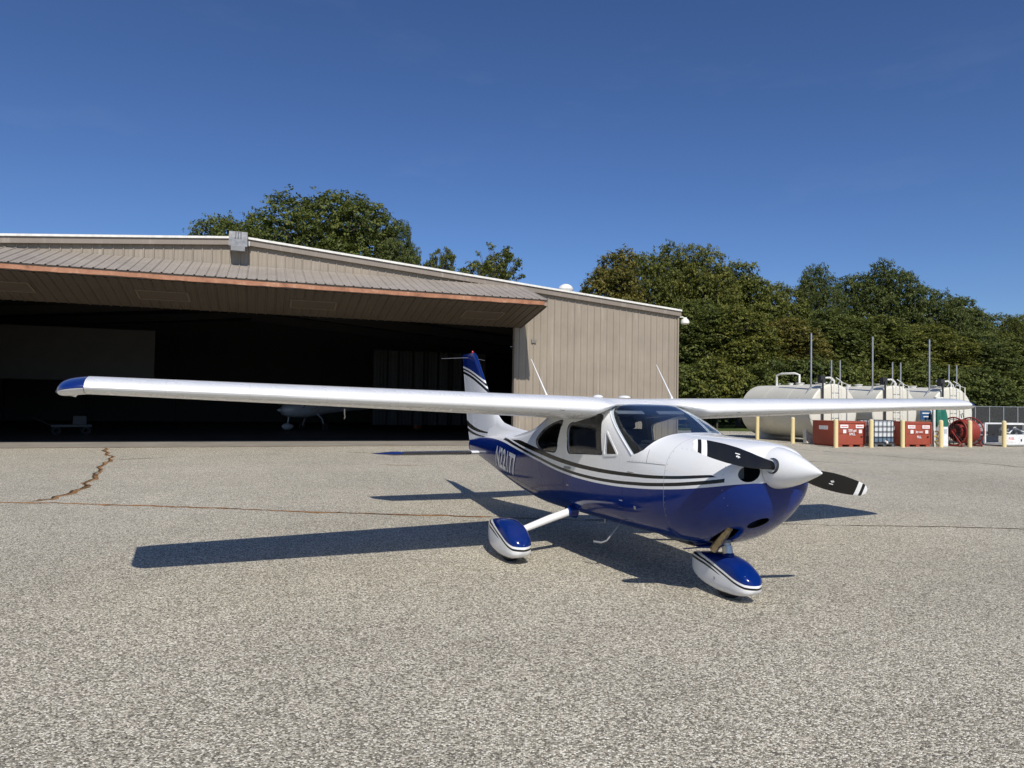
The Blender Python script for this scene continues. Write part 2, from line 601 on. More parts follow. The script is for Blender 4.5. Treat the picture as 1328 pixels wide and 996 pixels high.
RIB = 0.305
def rib_profile(s0, s1):
    """(s, outward) break points of trapezoid ribs between s0 and s1"""
    pts = []
    k0 = math.floor(s0 / RIB) - 1
    raw = []
    k_ = k0
    while k_ * RIB < s1 + RIB:
        c = k_ * RIB
        raw += [(c - .033, 0), (c - .014, .030), (c + .014, .030), (c + .033, 0), (c + .12, 0), (c + .127, .006), (c + .145, .006), (c + .152, 0)]
        k_ += 1
    def at(s):
        for (a, p), (b, q) in zip(raw[:-1], raw[1:]):
            if a <= s <= b and b > a:
                return p + (q - p) * (s - a) / (b - a)
        return 0
    pts = [(s0, at(s0))] + [q for q in raw if s0 < q[0] < s1] + [(s1, at(s1))]
    return pts

def wall_panel(s0, s1, zbot, ztop_fn, parent=hangar, mat=M_WALL, name='wall_panel', y0=0.0):
    pr = rib_profile(s0 + .002, s1 - .002)
    A = [(s, y0 - o, zbot) for s, o in pr]
    B = [(s, y0 - o, ztop_fn(s)) for s, o in pr]
    g = G().grid([A, B])
    n = len(pr)
    C = [(pr[0][0], y0 + .03, zbot), (pr[-1][0], y0 + .03, zbot), (pr[-1][0], y0 + .03, ztop_fn(pr[-1][0])), (pr[0][0], y0 + .03, ztop_fn(pr[0][0]))]
    g.add(C, [(3, 2, 1, 0)])
    return g.build(name, mat, parent, fix=False)

PW = RIB * 3
s = math.floor(DR / PW) * PW
# wall right of the door
edges = [DR] + [q * PW for q in range(int(math.ceil(DR / PW)), 9) if q * PW > DR + .2 and q * PW < SR - .1] + [SR]
for a, b in zip(edges[:-1], edges[1:]):
    wall_panel(a, b, 0.05, lambda q: roof_z(q) - .20)
# wall above the door and left of it
edges = [DL] + [q * PW for q in range(-23, 1) if DL + .2 < q * PW < DR - .1] + [DR]
for a, b in zip(edges[:-1], edges[1:]):
    wall_panel(a, b, ZH - .03, lambda q: roof_z(q) - .20)
edges = [SL] + [q * PW for q in range(-31, -22) if SL + .2 < q * PW < DL - .1] + [DL]
for a, b in zip(edges[:-1], edges[1:]):
    wall_panel(a, b, 0.05, lambda q: roof_z(q) - .20)
# base trim, corner trim, jamb
G().box(((DR + SR) / 2, -.03, .06), (SR - DR, .07, .12)).build('base_trim', M_TRIM, hangar)
G().box((SR + .035, .02, ZE / 2), (.07, .16, ZE - .05)).build('corner_trim', M_WALL, hangar)
G().box((DR - .05, .05, ZH / 2), (.10, .22, ZH)).build('door_jamb', M_TRIM, hangar)
G().box((DL + .05, .05, ZH / 2), (.10, .22, ZH)).build('door_jamb', M_TRIM, hangar)
# rake trim: tan band under a white edge
for a, b, nm in ((SL - .1, RIDGE, 'l'), (RIDGE, SR + .12, 'r')):
    za, zb_ = roof_z(a), roof_z(b)
    G().add([(a, -.16, za - .26), (b, -.16, zb_ - .26), (b, -.16, zb_ - .055), (a, -.16, za - .055),
             (a, -.03, za - .26), (b, -.03, zb_ - .26), (b, -.03, zb_ - .055), (a, -.03, za - .055)],
            [(0, 1, 2, 3), (4, 7, 6, 5), (0, 4, 5, 1), (3, 2, 6, 7), (0, 3, 7, 4), (1, 5, 6, 2)]).build('rake_trim', M_TRIM, hangar)
    G().add([(a, -.22, za - .05), (b, -.22, zb_ - .05), (b, -.22, zb_ + .025), (a, -.22, za + .025),
             (a, -.02, za - .05), (b, -.02, zb_ - .05), (b, -.02, zb_ + .025), (a, -.02, za + .025)],
            [(0, 1, 2, 3), (4, 7, 6, 5), (0, 4, 5, 1), (3, 2, 6, 7), (0, 3, 7, 4), (1, 5, 6, 2)]).build('roof_edge', M_WTRIM, hangar)
    G().add([(a, -.02, za - .06), (b, -.02, zb_ - .06), (b, -.02, zb_), (a, -.02, za),
             (a, DEPTH, za - .06), (b, DEPTH, zb_ - .06), (b, DEPTH, zb_), (a, DEPTH, za)],
            [(0, 1, 2, 3), (4, 7, 6, 5), (0, 4, 5, 1), (3, 2, 6, 7), (0, 3, 7, 4), (1, 5, 6, 2)]).build('roof', [simple('roof_sheet', (0.40, 0.39, 0.37), .5)], hangar)
# side and back walls
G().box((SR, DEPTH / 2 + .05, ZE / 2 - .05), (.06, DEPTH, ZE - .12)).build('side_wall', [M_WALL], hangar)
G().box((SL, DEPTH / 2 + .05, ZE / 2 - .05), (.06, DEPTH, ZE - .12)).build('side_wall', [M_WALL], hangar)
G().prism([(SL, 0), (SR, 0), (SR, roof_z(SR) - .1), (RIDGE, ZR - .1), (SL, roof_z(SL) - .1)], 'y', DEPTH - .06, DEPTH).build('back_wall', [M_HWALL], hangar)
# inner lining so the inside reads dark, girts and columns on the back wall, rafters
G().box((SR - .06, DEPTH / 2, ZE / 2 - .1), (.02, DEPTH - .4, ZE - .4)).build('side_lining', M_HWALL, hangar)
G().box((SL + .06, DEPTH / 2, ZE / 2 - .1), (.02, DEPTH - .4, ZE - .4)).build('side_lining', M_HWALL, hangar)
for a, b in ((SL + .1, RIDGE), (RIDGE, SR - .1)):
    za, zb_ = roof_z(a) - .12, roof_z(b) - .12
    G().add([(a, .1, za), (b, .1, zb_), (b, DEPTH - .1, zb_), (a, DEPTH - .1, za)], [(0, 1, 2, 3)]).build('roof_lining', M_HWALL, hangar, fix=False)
for d in np.arange(5.4, DEPTH - 1, 5.4):
    for a, b in ((SL + .15, RIDGE), (RIDGE, SR - .15)):
        za, zb_ = roof_z(a) - .15, roof_z(b) - .15
        G().prism([(a, za - .55), (b, zb_ - .55 + (.2 if b == RIDGE else 0)), (b, zb_), (a, za)], 'y', d - .08, d + .08).build('rafter', M_HDARK, hangar)
for s_ in np.arange(SL + 3, SR - 1, 5.0):
    G().box((s_, DEPTH - .25, 3.0), (.22, .3, 6.0)).build('column', M_HDARK, hangar)
for z_ in (1.5, 3.1, 4.7):
    G().box(((SL + SR) / 2, DEPTH - .14, z_), (SR - SL - .4, .12, .16)).build('girt', M_HDARK, hangar)

# one floor: pale where sun reaches, shade painted dark beyond; threshold joint
M_SHADE_FLOOR = simple('painted_shade_floor', (0.055, 0.050, 0.045), 0.6, var=.3, scale=.8)  # shade inside the door put into the floor colour
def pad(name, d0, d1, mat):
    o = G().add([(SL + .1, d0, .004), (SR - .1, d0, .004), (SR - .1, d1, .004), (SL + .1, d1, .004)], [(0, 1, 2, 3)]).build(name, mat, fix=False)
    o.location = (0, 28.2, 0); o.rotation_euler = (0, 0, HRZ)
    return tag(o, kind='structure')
fo = pad('sunlit_floor_strip', -.35, 3.4, M_CONC)  # pale floor kept only as far in as the sun reaches
pad('hangar_floor', 3.401, DEPTH - .08, M_SHADE_FLOOR)
g = G()
rnd = random.Random(5)
A, B = [], []
for s_ in np.arange(DL - 2, DR + 4, .12):
    c_ = -.37 + rnd.uniform(-.015, .015)
    A.append((s_, c_ - rnd.uniform(.015, .06), .009)); B.append((s_, c_ + rnd.uniform(.015, .06), .009))
g.grid([A, B]).build('floor_joint', M_CR_SOIL, fo, fix=False)

# ---- bifold door
UP0, UP1 = Vector((0, -.05, ZH)), Vector((0, -2.80, 5.52))
LO0, LO1 = Vector((0, -2.76, 5.28)), Vector((0, -.06, 4.74))
def leaf(name, p0, p1, s0, s1, mat, edge_drop, outward, lip=0.0):
    """a door leaf with a frame slab, clad in ribbed sheets"""
    d = (p1 - p0)
    L = d.length
    dn = d.normalized()
    nrm = Vector((0, dn.z, -dn.y)) if outward > 0 else Vector((0, -dn.z, dn.y))
    slab = G()
    q = [p0 - nrm * .02, p1 - nrm * .02, p1 - nrm * .11, p0 - nrm * .11]
    slab.add([(s0 + .02, *q[0][1:]), (s0 + .02, *q[1][1:]), (s0 + .02, *q[2][1:]), (s0 + .02, *q[3][1:]),
              (s1 - .02, *q[0][1:]), (s1 - .02, *q[1][1:]), (s1 - .02, *q[2][1:]), (s1 - .02, *q[3][1:])],
             [(0, 1, 2, 3), (4, 7, 6, 5), (0, 4, 5, 1), (1, 5, 6, 2), (2, 6, 7, 3), (3, 7, 4, 0)])
    lf = slab.build(name, M_TRIM, hangar)
    ed = [s0] + [k_ * PW for k_ in range(-40, 10) if s0 + .2 < k_ * PW < s1 - .2] + [s1]
    for a, b in zip(ed[:-1], ed[1:]):
        pr = rib_profile(a + .003, b - .003)
        A = [(s_, *(p0 + nrm * o)[1:]) for s_, o in pr]
        B = [(s_, *(p1 + dn * lip + nrm * o)[1:]) for s_, o in pr]
        G().grid([A, B]).build('cladding_sheet', mat, lf, fix=True)
    return lf, nrm, dn
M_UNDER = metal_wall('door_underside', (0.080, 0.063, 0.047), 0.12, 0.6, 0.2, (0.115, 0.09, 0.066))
uleaf, un, ud = leaf('upper_door_leaf', UP0, UP1, DL - .2, DR + .2, M_DOORUP, 0, 1, lip=.05)
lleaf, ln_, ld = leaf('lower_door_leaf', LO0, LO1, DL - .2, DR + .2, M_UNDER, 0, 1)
# weathered orange edge beam along the fold
g = G()
rnd = random.Random(3)
ss = np.arange(DL - .18, DR + .22, .35)
top = [(s_, -2.80, 5.455 + rnd.uniform(-.006, .006)) for s_ in ss]
bot = [(s_, -2.815, 5.318 + rnd.uniform(-.012, .012)) for s_ in ss]
btop = [(s_, -2.62, 5.45) for s_ in ss]; bbot = [(s_, -2.62, 5.323) for s_ in ss]
g.grid([btop, top, bot, bbot])
g.build('fold_beam', M_ORANGE, hangar)
M_VFRAME = simple('vent_frame_tan', (0.125, 0.098, 0.07), .6)
# framed vents set in the underside of the lower leaf
for sc in (-12.6, -7.9, -1.75, -17.0):
    P = lambda a, t, o=.04: (a, *(LO0.lerp(LO1, t) + ln_ * o)[1:])
    g = G()
    w_ = .78
    for (a0, t0, a1, t1) in ((sc - w_, .33, sc - w_ + .07, .66), (sc + w_ - .07, .33, sc + w_, .66), (sc - w_ + .072, .33, sc + w_ - .072, .355), (sc - w_ + .072, .635, sc + w_ - .072, .66)):
        g.add([P(a0, t0), P(a1, t0), P(a1, t1), P(a0, t1), P(a0, t0, .0), P(a1, t0, .0), P(a1, t1, .0), P(a0, t1, .0)],
              [(0, 1, 2, 3), (0, 4, 5, 1), (1, 5, 6, 2), (2, 6, 7, 3), (3, 7, 4, 0)])
    fr = g.build('vent_frame', M_VFRAME, lleaf)
    G().add([P(sc - w_ + .08, .36, .034), P(sc + w_ - .08, .36, .034), P(sc + w_ - .08, .63, .034), P(sc - w_ + .08, .63, .034)], [(0, 1, 2, 3)]).build('vent_panel', M_UNDER, lleaf)
# lift cables
for sc in (-16.5, -10.2, -4.0):
    G().tube([(sc, -.10, 4.74), (sc, .15, 6.5)], .008, 6).build('lift_cable', M_HDARK, hangar)

# small things on the wall
G().box((.90, -.045, 4.22), (.20, .05, .14)).build('wall_vent', simple('wall_vent_grey', (.20, .18, .16), .6), hangar)
fl = empty('flood_light', (0, 28.2, 0), HRZ, 'galvanised box flood light mounted at the roof ridge of the hangar', 'light')
M_GALV = simple('galvanised', (0.24, 0.245, 0.25), 0.5, 0.6, var=.25, scale=9)
cx_ = -10.42
G().prism([(-.62, 6.98), (-.14, 6.98), (-.14, 7.30), (-.24, 7.52), (-.46, 7.52), (-.62, 7.26)], 'x', cx_ - .30, cx_ + .30).build('housing', M_GALV, fl)
G().box((cx_, -.52, 6.90), (.46, .20, .16)).build('lamp_shroud', simple('shroud_grey', (.22, .22, .22), .5, .4), fl)
g = G()
for a in (-.09, .0, .09):
    g.tube([(cx_ + a, -.625, 7.24), (cx_ + a * .9, -.50, 7.51)], .02, 8)
g.build('cooling_ribs', M_GALV, fl)
G().tube([(cx_ + .33, -.18, 7.10), (cx_ + .33, -.18, 7.26)], .055, 12).build('photocell', M_WTRIM, fl)
cl = empty('corner_light', (0, 28.2, 0), HRZ, 'white barn light on the right corner of the hangar below the eave', 'light')
G().tube([(SR + .05, .02, 5.60), (SR + .25, -.05, 5.62), (SR + .36, -.05, 5.58)], .025, 8).build('arm', M_WTRIM, cl, smooth=50)
G().lathe([(0, .0), (.0, .07), (-.05, .09), (-.10, .15), (-.16, .19), (-.26, .19), (-.30, .12), (-.31, 0)], 20, 'z').build('lamp_head', M_WTRIM, cl, smooth=40, loc=(SR + .38, -.05, 5.60))
rv = empty('roof_vent', (0, 28.2, 0), HRZ, 'round white turbine vent on the hangar roof right of the door', 'roof vent')
zz = roof_z(2.9)
G().tube([(2.85, 1.2, zz - .08), (2.85, 1.2, zz + .22)], .17, 18).build('stack', M_WTRIM, rv, smooth=40)
G().lathe([(0, .20), (.08, .30), (.20, .33), (.32, .27), (.40, .14), (.43, 0)], 24, 'z').build('turbine', M_WTRIM, rv, smooth=40, loc=(2.85, 1.2, zz + .18))

# ---- inside the hangar (dim)
def hw(s_, d, z=0.0):
    v = Matrix.Rotation(HRZ, 3, 'Z') @ Vector((s_, d, z))
    return Vector((v.x, v.y + 28.2, v.z))
pp = G().box((0, 0, 0), (13.6, .12, 2.6)).build('partition', M_HPALE)
pp.location = hw(-21.5, 13.2, 3.75); pp.rotation_euler = (0, 0, HRZ)
tag(pp, 'pale wall panel high up in the dark left side of the hangar', 'wall panel')
# hanging curtain on the right
cu = G()
rows = [[], []]
for i, s_ in enumerate(np.arange(0, 6.2, .06)):
    y_ = .10 * math.sin(s_ * 9.0) + .05 * math.sin(s_ * 23.0 + 1)
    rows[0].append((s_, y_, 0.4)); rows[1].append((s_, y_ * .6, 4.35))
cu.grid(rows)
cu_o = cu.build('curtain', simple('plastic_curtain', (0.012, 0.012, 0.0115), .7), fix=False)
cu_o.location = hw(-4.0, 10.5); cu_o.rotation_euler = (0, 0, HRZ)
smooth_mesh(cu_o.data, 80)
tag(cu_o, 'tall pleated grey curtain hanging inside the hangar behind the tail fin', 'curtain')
# striped drum
dr = empty('traffic_drum', (-5.6, 41.5, 0), 0, 'orange and white striped traffic drum standing in the dark hangar', 'traffic drum')
M_DR_O = simple('drum_orange', (0.30, 0.06, 0.03), .5); M_DR_W = simple('drum_white', (0.40, 0.38, 0.36), .4)
for i, m_ in enumerate((M_DR_O, M_DR_W, M_DR_O, M_DR_W, M_DR_O)):
    r0 = .29 - .012 * i; r1 = .29 - .012 * (i + 1)
    G().lathe([(.06 + .18 * i, r0), (.06 + .18 * (i + 1) - .006, r1), (.06 + .18 * (i + 1), r1 - .012)], 24, 'z').build('stripe_band', m_, dr, smooth=40)
G().lathe([(0, .36), (.06, .36), (.07, .30)], 24, 'z').build('base_ring', simple('drum_rubber', (.02, .02, .02), .8), dr)
G().lathe([(.96, .22), (1.0, .10), (1.04, .08), (1.04, 0)], 20, 'z').build('handle_cap', M_DR_O, dr, smooth=40)
# low white cart at the left
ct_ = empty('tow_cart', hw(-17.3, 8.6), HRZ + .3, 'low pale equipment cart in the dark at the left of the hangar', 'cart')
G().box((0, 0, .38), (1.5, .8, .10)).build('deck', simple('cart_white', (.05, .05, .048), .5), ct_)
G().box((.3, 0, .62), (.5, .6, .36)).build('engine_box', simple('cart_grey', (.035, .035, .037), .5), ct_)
for a in (-.55, .55):
    for b in (-.36, .36):
        G().lathe([(-.05, .10), (-.05, .17), (.05, .17), (.05, .10)], 18, 'y').build('wheel', simple('cart_tyre', (.02, .02, .02), .8), ct_, loc=(a, b, .17))
G().tube([(-.75, 0, .4), (-1.4, 0, .75), (-1.42, -.2, .78), (-1.42, .2, .78)], .02, 8).build('handle', M_HDARK, ct_)

# small white trainer parked inside
sp = empty('small_airplane', (-11.0, 37.85, 0), -2.214, 'small white high-wing airplane parked inside the dark hangar', 'airplane')
M_SPW = simple('trainer_white', (0.34, 0.34, 0.35), .35, coat=.4)
M_SPD = simple('trainer_dark', (.03, .03, .035), .5)
rows = []
for x, zc, hz, hy in ((1.75, 1.10, .10, .10), (1.6, 1.10, .27, .26), (1.2, 1.10, .37, .42), (.6, 1.16, .46, .52), (0.2, 1.30, .60, .55), (-.5, 1.38, .58, .52), (-1.2, 1.30, .40, .36), (-2.2, 1.25, .24, .2), (-4.2, 1.25, .12, .07)):
    rows.append([(x, hy * math.copysign(abs(math.sin(a)) ** .8, math.sin(a)), zc + hz * math.copysign(abs(math.cos(a)) ** .8, math.cos(a))) for a in np.linspace(0, 2 * PI, 24, endpoint=False)])
g = G().grid(rows, True)
g.f += [tuple(range(24)), tuple(range(len(g.v) - 24, len(g.v)))]; g.mi += [0, 0]
g.build('fuselage', M_SPW, sp, smooth=50)
g = G().lathe([(1.75, .11), (1.85, .09), (1.95, .04), (1.98, 0)], 20, 'x', (0, 0, 1.10)); g.build('spinner', M_SPW, sp, smooth=50)
for s in (-1, 1):
    G().add([(1.82, 0, 1.10), (1.83, .05, 1.2 * 1), (1.80, .07, 1.10 + .4), (1.80, .02, 1.10 + .85), (1.80, -.04, 1.10 + .85), (1.82, -.07, 1.10 + .4), (1.86, 0, 1.3)], [(0, 1, 2, 3, 4, 5), (0, 6, 1), (0, 5, 6)]).build('propeller_blade', M_SPD, sp).rotation_euler = (0, 0, 0)
    plane_o = sp
    rows = []
    for y in (.0, 2.2, 4.3):
        rows.append([(.35 - a * 1.3, s * y, 1.93 + .02 * y + b * 1.3) for a, b in [(1, 0), (.6, .06), (.3, .08), (.05, .05), (0, .02), (.05, -.01), (.4, -.02)]])
    g = G().grid(rows, True); g.f.append(tuple(range(14, 21))); g.mi.append(0)
    g.build('wing', M_SPW, sp, smooth=50)
    G().tube([(.05, s * .45, 1.0), (.0, s * 2.1, 1.96)], .03, 8).build('wing_strut', M_SPW, sp)
    G().tube([(-.3, s * .3, .95), (-.32, s * .75, .62), (-.32, s * .95, .22)], [.05, .04, .03], 8).build('gear_leg', M_SPW, sp, smooth=50)
    G().lathe([(-.06, .10), (-.06, .17), (0, .2), (.06, .17), (.06, .10)], 20, 'y').build('tyre', simple('trainer_tyre', (.02, .02, .02), .8), sp, loc=(-.32, s * 1.0, .2))
    G().add([(-3.7, 0, 1.3), (-3.9, s * 1.3, 1.3), (-4.4, s * 1.3, 1.3), (-4.5, 0, 1.3), (-3.9, 0, 1.36), (-4.1, s * 1.2, 1.33)], [(0, 1, 5, 4), (4, 5, 2, 3), (0, 3, 2, 1)]).build('tailplane', M_SPW, sp)
    G().box((.62, s * .49, 1.38), (.06, .02, .34), Matrix.Rotation(R(-30), 3, 'Y')).build('window_post', M_SPD, sp)
G().prism([(.72, 1.50), (.40, 1.84), (-.35, 1.88), (-.55, 1.52)], 'y', -.515, .515).build('cabin_glass', glass('trainer_glass', (.3, .33, .36)), sp)
G().prism([(-3.6, 1.32), (-4.2, 2.4), (-4.6, 2.4), (-4.6, 1.25)], 'y', -.04, .04).build('fin', M_SPW, sp)
G().tube([(1.25, 0, .8), (1.32, 0, .35)], .04, 10).build('nose_strut', simple('trainer_strut', (.3, .3, .3), .4, .6), sp)
rows = []
for x, hz, hy in ((.95, .03, .02), (1.05, .12, .09), (1.3, .19, .13), (1.55, .15, .11), (1.68, .03, .02)):
    rows.append([(x, hy * math.sin(a), .24 + hz * math.cos(a)) for a in np.linspace(0, 2 * PI, 16, endpoint=False)])
G().grid(rows, True).build('wheel_fairing', M_SPW, sp, smooth=60)
G().lathe([(-.05, .08), (-.05, .15), (0, .17), (.05, .15), (.05, .08)], 20, 'y').build('tyre', simple('trainer_tyre', (.02, .02, .02), .8), sp, loc=(1.3, 0, .17))

# ================================================================== AIRPLANE
AX, AY, HD = 1.1428, 8.2253, -1.1460
WHITE = (0.80, 0.80, 0.79)
BLUE = (0.001, 0.017, 0.14)
BLACK = (0.010, 0.010, 0.011)

def paint(name, fn, rough=0.22, coat=0.6, dirt=0.05):
    """glossy aircraft paint, fn(k, x, y, z) gives the colour socket"""
    k = NT(name)
    o = k.obj()
    x, y, z = k.sep(o)
    c = fn(k, x, y, z)
    d = k.noise(o, 3.0, 5, 0.65)
    c = k.mix(k.rng(d, 0.45, 0.8, 0.0, dirt), c, (0.25, 0.23, 0.20))
    rr = k.rng(k.noise(o, 7, 3), 0.3, 0.7, rough - 0.05, rough + 0.07)
    k.bump(k.noise(o, 1.4, 1), 0.03, 0.02)
    return k.fin(c, rr, coat=coat, spec=0.4)

M_WHITE = paint('white_paint', lambda k, x, y, z: WHITE)
M_BLUE = paint('blue_paint', lambda k, x, y, z: BLUE, 0.11, 0.0, 0.01)
M_BLACK = paint('black_paint', lambda k, x, y, z: BLACK, 0.3, 0.3, 0.02)

def between(k, v, a, b):
    return k.math('MULTIPLY', k.math('GREATER_THAN', v, a), k.math('LESS_THAN', v, b))

def fus_paint(k, x, y, z):
    zb = k.curve(x, [(-4.7, 1.06), (-4.2, 1.10), (-3.4, 1.145), (-2.9, 1.150), (-2.4, 1.140), (-1.85, 1.105), (-1.3, 1.06), (-.76, 1.005), (.13, .915), (.55, .898), (.96, .900),
                     (1.45, .925), (1.876, .965), (2.278, 1.022), (2.613, 1.088), (2.75, 1.12)], -4.7, 2.75, 0.8, 1.3)
    t = k.math('SUBTRACT', z, zb)
    lo = k.curve(x, [(-4.7, .075), (-2.0, .075), (-1.5, .078), (-.76, .094), (.13, .112), (.96, .113), (1.876, .092), (2.278, .082), (2.75, .074)], -4.7, 2.75, 0.0, 0.2)
    hi = k.curve(x, [(-4.7, .076), (-2.05, .077), (-1.85, .095), (-1.4, .135), (-.76, .152), (.13, .160), (.96, .152), (1.876, .121), (2.278, .108), (2.40, .100), (2.47, .076), (2.75, .074)], -4.7, 2.75, 0.0, 0.2)
    c = k.mix(k.math('LESS_THAN', t, 0.0), WHITE, BLUE)
    b1 = k.math('MULTIPLY', between(k, t, .026, .058), between(k, x, -2.45, 2.515))
    b2 = k.math('MULTIPLY', k.math('MULTIPLY', k.math('GREATER_THAN', t, lo), k.math('LESS_THAN', t, hi)), between(k, x, -2.05, 2.47))
    return k.mix(k.math('MAXIMUM', b1, b2), c, BLACK)
M_FUS = paint('fuselage_paint', fus_paint, 0.11, 0.0, 0.03)

def fin_paint(k, x, y, z):
    zl = k.curve(x, [(-5.2, 2.40), (-4.9, 2.355), (-4.5, 2.28), (-4.1, 2.165), (-3.8, 2.05), (-3.4, 1.85)], -5.2, -3.4, 1.8, 2.5)
    t = k.math('SUBTRACT', z, zl)
    c = k.mix(k.math('GREATER_THAN', t, 0.0), WHITE, BLUE)
    b = k.math('MAXIMUM', between(k, t, -.062, -.032), between(k, t, -.135, -.088))
    s1 = k.curve(x, [(-4.9, 1.40), (-4.7, 1.345), (-4.4, 1.275), (-4.0, 1.228), (-3.4, 1.213), (-2, 1.213)], -4.9, -2, 1.0, 1.5)
    h1 = k.curve(x, [(-4.9, .055), (-4.6, .045), (-4.2, .030), (-3.7, .014), (-3.38, .0), (-2, 0)], -4.9, -2, 0.0, 0.1)
    s2 = k.curve(x, [(-4.9, 1.275), (-4.64, 1.222), (-4.35, 1.175), (-4.0, 1.148), (-3.6, 1.138), (-2, 1.138)], -4.9, -2, 1.0, 1.5)
    h2 = k.curve(x, [(-4.9, .033), (-4.6, .028), (-4.2, .018), (-3.7, .004), (-3.64, .0), (-2, 0)], -4.9, -2, 0.0, 0.1)
    for s, h in ((s1, h1), (s2, h2)):
        d = k.math('ABSOLUTE', k.math('SUBTRACT', z, s))
        b = k.math('MAXIMUM', b, k.math('LESS_THAN', d, h))
    c = k.mix(b, c, BLACK)
    return k.mix(k.math('LESS_THAN', z, 1.05), c, BLUE)
M_FIN = paint('fin_paint', fin_paint)

def tip_paint(k, x, y, z):
    nz = k.sep(k.n('ShaderNodeNewGeometry').outputs['Normal'])[2]
    return k.mix(k.math('GREATER_THAN', nz, -0.40), (0.72, 0.72, 0.72), BLUE)
M_TIP = paint('wingtip_paint', tip_paint)
def stab_paint(k, x, y, z):
    ay = k.math('ABSOLUTE', y)
    c = k.mix(k.math('GREATER_THAN', k.math('ADD', ay, k.math('MULTIPLY', x, 0.35)), 0.08), WHITE, BLUE)
    boot = k.math('GREATER_THAN', k.math('ADD', x, k.math('MULTIPLY', ay, 0.114)), -3.72)      # rubber abrasion boot
    boot = k.math('MULTIPLY', boot, between(k, ay, 0.30, 1.42))
    return k.mix(boot, c, (0.035, 0.034, 0.034))
M_STAB = paint('stabilator_paint', stab_paint)

M_DARK = simple('cabin_dark', (0.02, 0.02, 0.024), 0.7)
M_SEAT = simple('seat_cloth', (0.045, 0.047, 0.055), 0.85, bump=0.3)
M_LINER = simple('cabin_liner', (0.34, 0.335, 0.33), 0.8)
M_RUBBER = simple('tyre_rubber', (0.016, 0.016, 0.017), 0.8, bump=0.3)
M_SEAL = simple('window_seal', (0.02, 0.02, 0.02), 0.6)
M_STEEL = simple('bare_steel', (0.50, 0.50, 0.49), 0.35, 0.9)
M_GREYP = simple('grey_casting', (0.28, 0.29, 0.31), 0.45, 0.3)
M_EXH = simple('exhaust_metal', (0.30, 0.25, 0.17), 0.3, 1.0, var=.45, scale=22)
M_GLASS = glass('clear_acrylic', (0.87, 0.90, 0.92), 1.0)
M_SIDEGLASS = glass('side_window', (0.93, 0.94, 0.945), 1.0)
M_ALU = simple('polished_strip', (0.75, 0.76, 0.78), 0.2, 0.9)

plane = empty('airplane', (AX, AY, 0), HD, 'white and blue high-wing propeller airplane parked on the apron', 'airplane')

# ---- fuselage loft: x, z top, z bottom, half width, z of max width, upper and lower exponents
FS = np.array([
    (-4.45, 1.055, .86, .045, .96, 2.2, 2.2),
    (-4.05, 1.110, .815, .115, .96, 2.3, 2.3),
    (-3.6, 1.155, .755, .185, .95, 2.4, 2.4),
    (-3.1, 1.195, .685, .258, .93, 2.5, 2.6),
    (-2.6, 1.235, .610, .330, .92, 2.6, 2.8),
    (-2.0, 1.300, .530, .410, .91, 2.7, 3.0),
    (-1.6, 1.370, .475, .462, .91, 2.8, 3.0),
    (-1.3, 1.435, .445, .498, .92, 3.0, 3.0),
    (-1.0, 1.525, .425, .530, .93, 3.3, 3.0),
    (-.75, 1.610, .420, .553, .94, 3.7, 3.0),
    (-.4, 1.690, .425, .578, .95, 4.2, 3.1),
    (0.0, 1.738, .435, .595, .95, 4.6, 3.2),
    (0.5, 1.748, .440, .603, .95, 5.0, 3.3),
    (0.75, 1.733, .442, .605, .95, 5.0, 3.3),
    (1.0, 1.668, .445, .605, .95, 4.8, 3.3),
    (1.2, 1.603, .447, .604, .95, 4.3, 3.2),
    (1.45, 1.512, .450, .602, .955, 3.6, 3.1),
    (1.62, 1.455, .452, .600, .96, 3.1, 3.0),
    (1.74, 1.447, .452, .597, .965, 2.9, 2.9),
    (1.87, 1.442, .455, .590, .97, 2.75, 2.8),
    (2.05, 1.436, .478, .576, .985, 2.6, 2.6),
    (2.25, 1.428, .550, .548, 1.005, 2.5, 2.3),
    (2.42, 1.417, .655, .505, 1.03, 2.4, 2.1),
    (2.52, 1.405, .755, .462, 1.07, 2.35, 2.0),
    (2.575, 1.392, .835, .412, 1.11, 2.3, 2.0),
    (2.605, 1.378, .905, .350, 1.15, 2.2, 2.0),
    (2.618, 1.362, .975, .265, 1.18, 2.1, 2.0),
    (2.622, 1.340, 1.06, .150, 1.205, 2.0, 2.0)])

_N = 3000
_X0, _X1 = float(FS[0, 0]), float(FS[-1, 0])
_FT = np.stack([hermite(FS[:, 0], FS[:, i], np.linspace(_X0, _X1, _N + 1)) for i in range(1, 7)], 1).tolist()
def fsec(x, off=0.0):
    q = (min(max(x, _X0), _X1) - _X0) / (_X1 - _X0) * _N
    i = min(int(q), _N - 1); f = q - i
    zt, zb, w, zw, nu, nl = (a + (b - a) * f for a, b in zip(_FT[i], _FT[i + 1]))
    return zt - off, zb + off, max(w - off, 0.008), zw, nu, nl

def fring(x, n=56, off=0.0):
    zt, zb, w, zw, nu, nl = (float(q) for q in fsec(x, off))
    out = []
    for j in range(n):
        a = 2 * PI * j / n
        s, c = math.sin(a), math.cos(a)
        e = 2 / (nu if c >= 0 else nl)
        y = w * math.copysign(abs(s) ** e, s)
        zz = zw + ((zt - zw) if c >= 0 else (zw - zb)) * math.copysign(abs(c) ** e, c)
        out.append((x, y, zz))
    return out

def sidey(x, z, off=0.0):
    zt, zb, w, zw, nu, nl = (float(q) for q in fsec(x, off))
    if z >= zw:
        q = min(1.0, (z - zw) / (zt - zw)); e = nu
    else:
        q = min(1.0, (zw - z) / (zw - zb)); e = nl
    return w * max(0.0, 1 - q ** e) ** (1 / e)

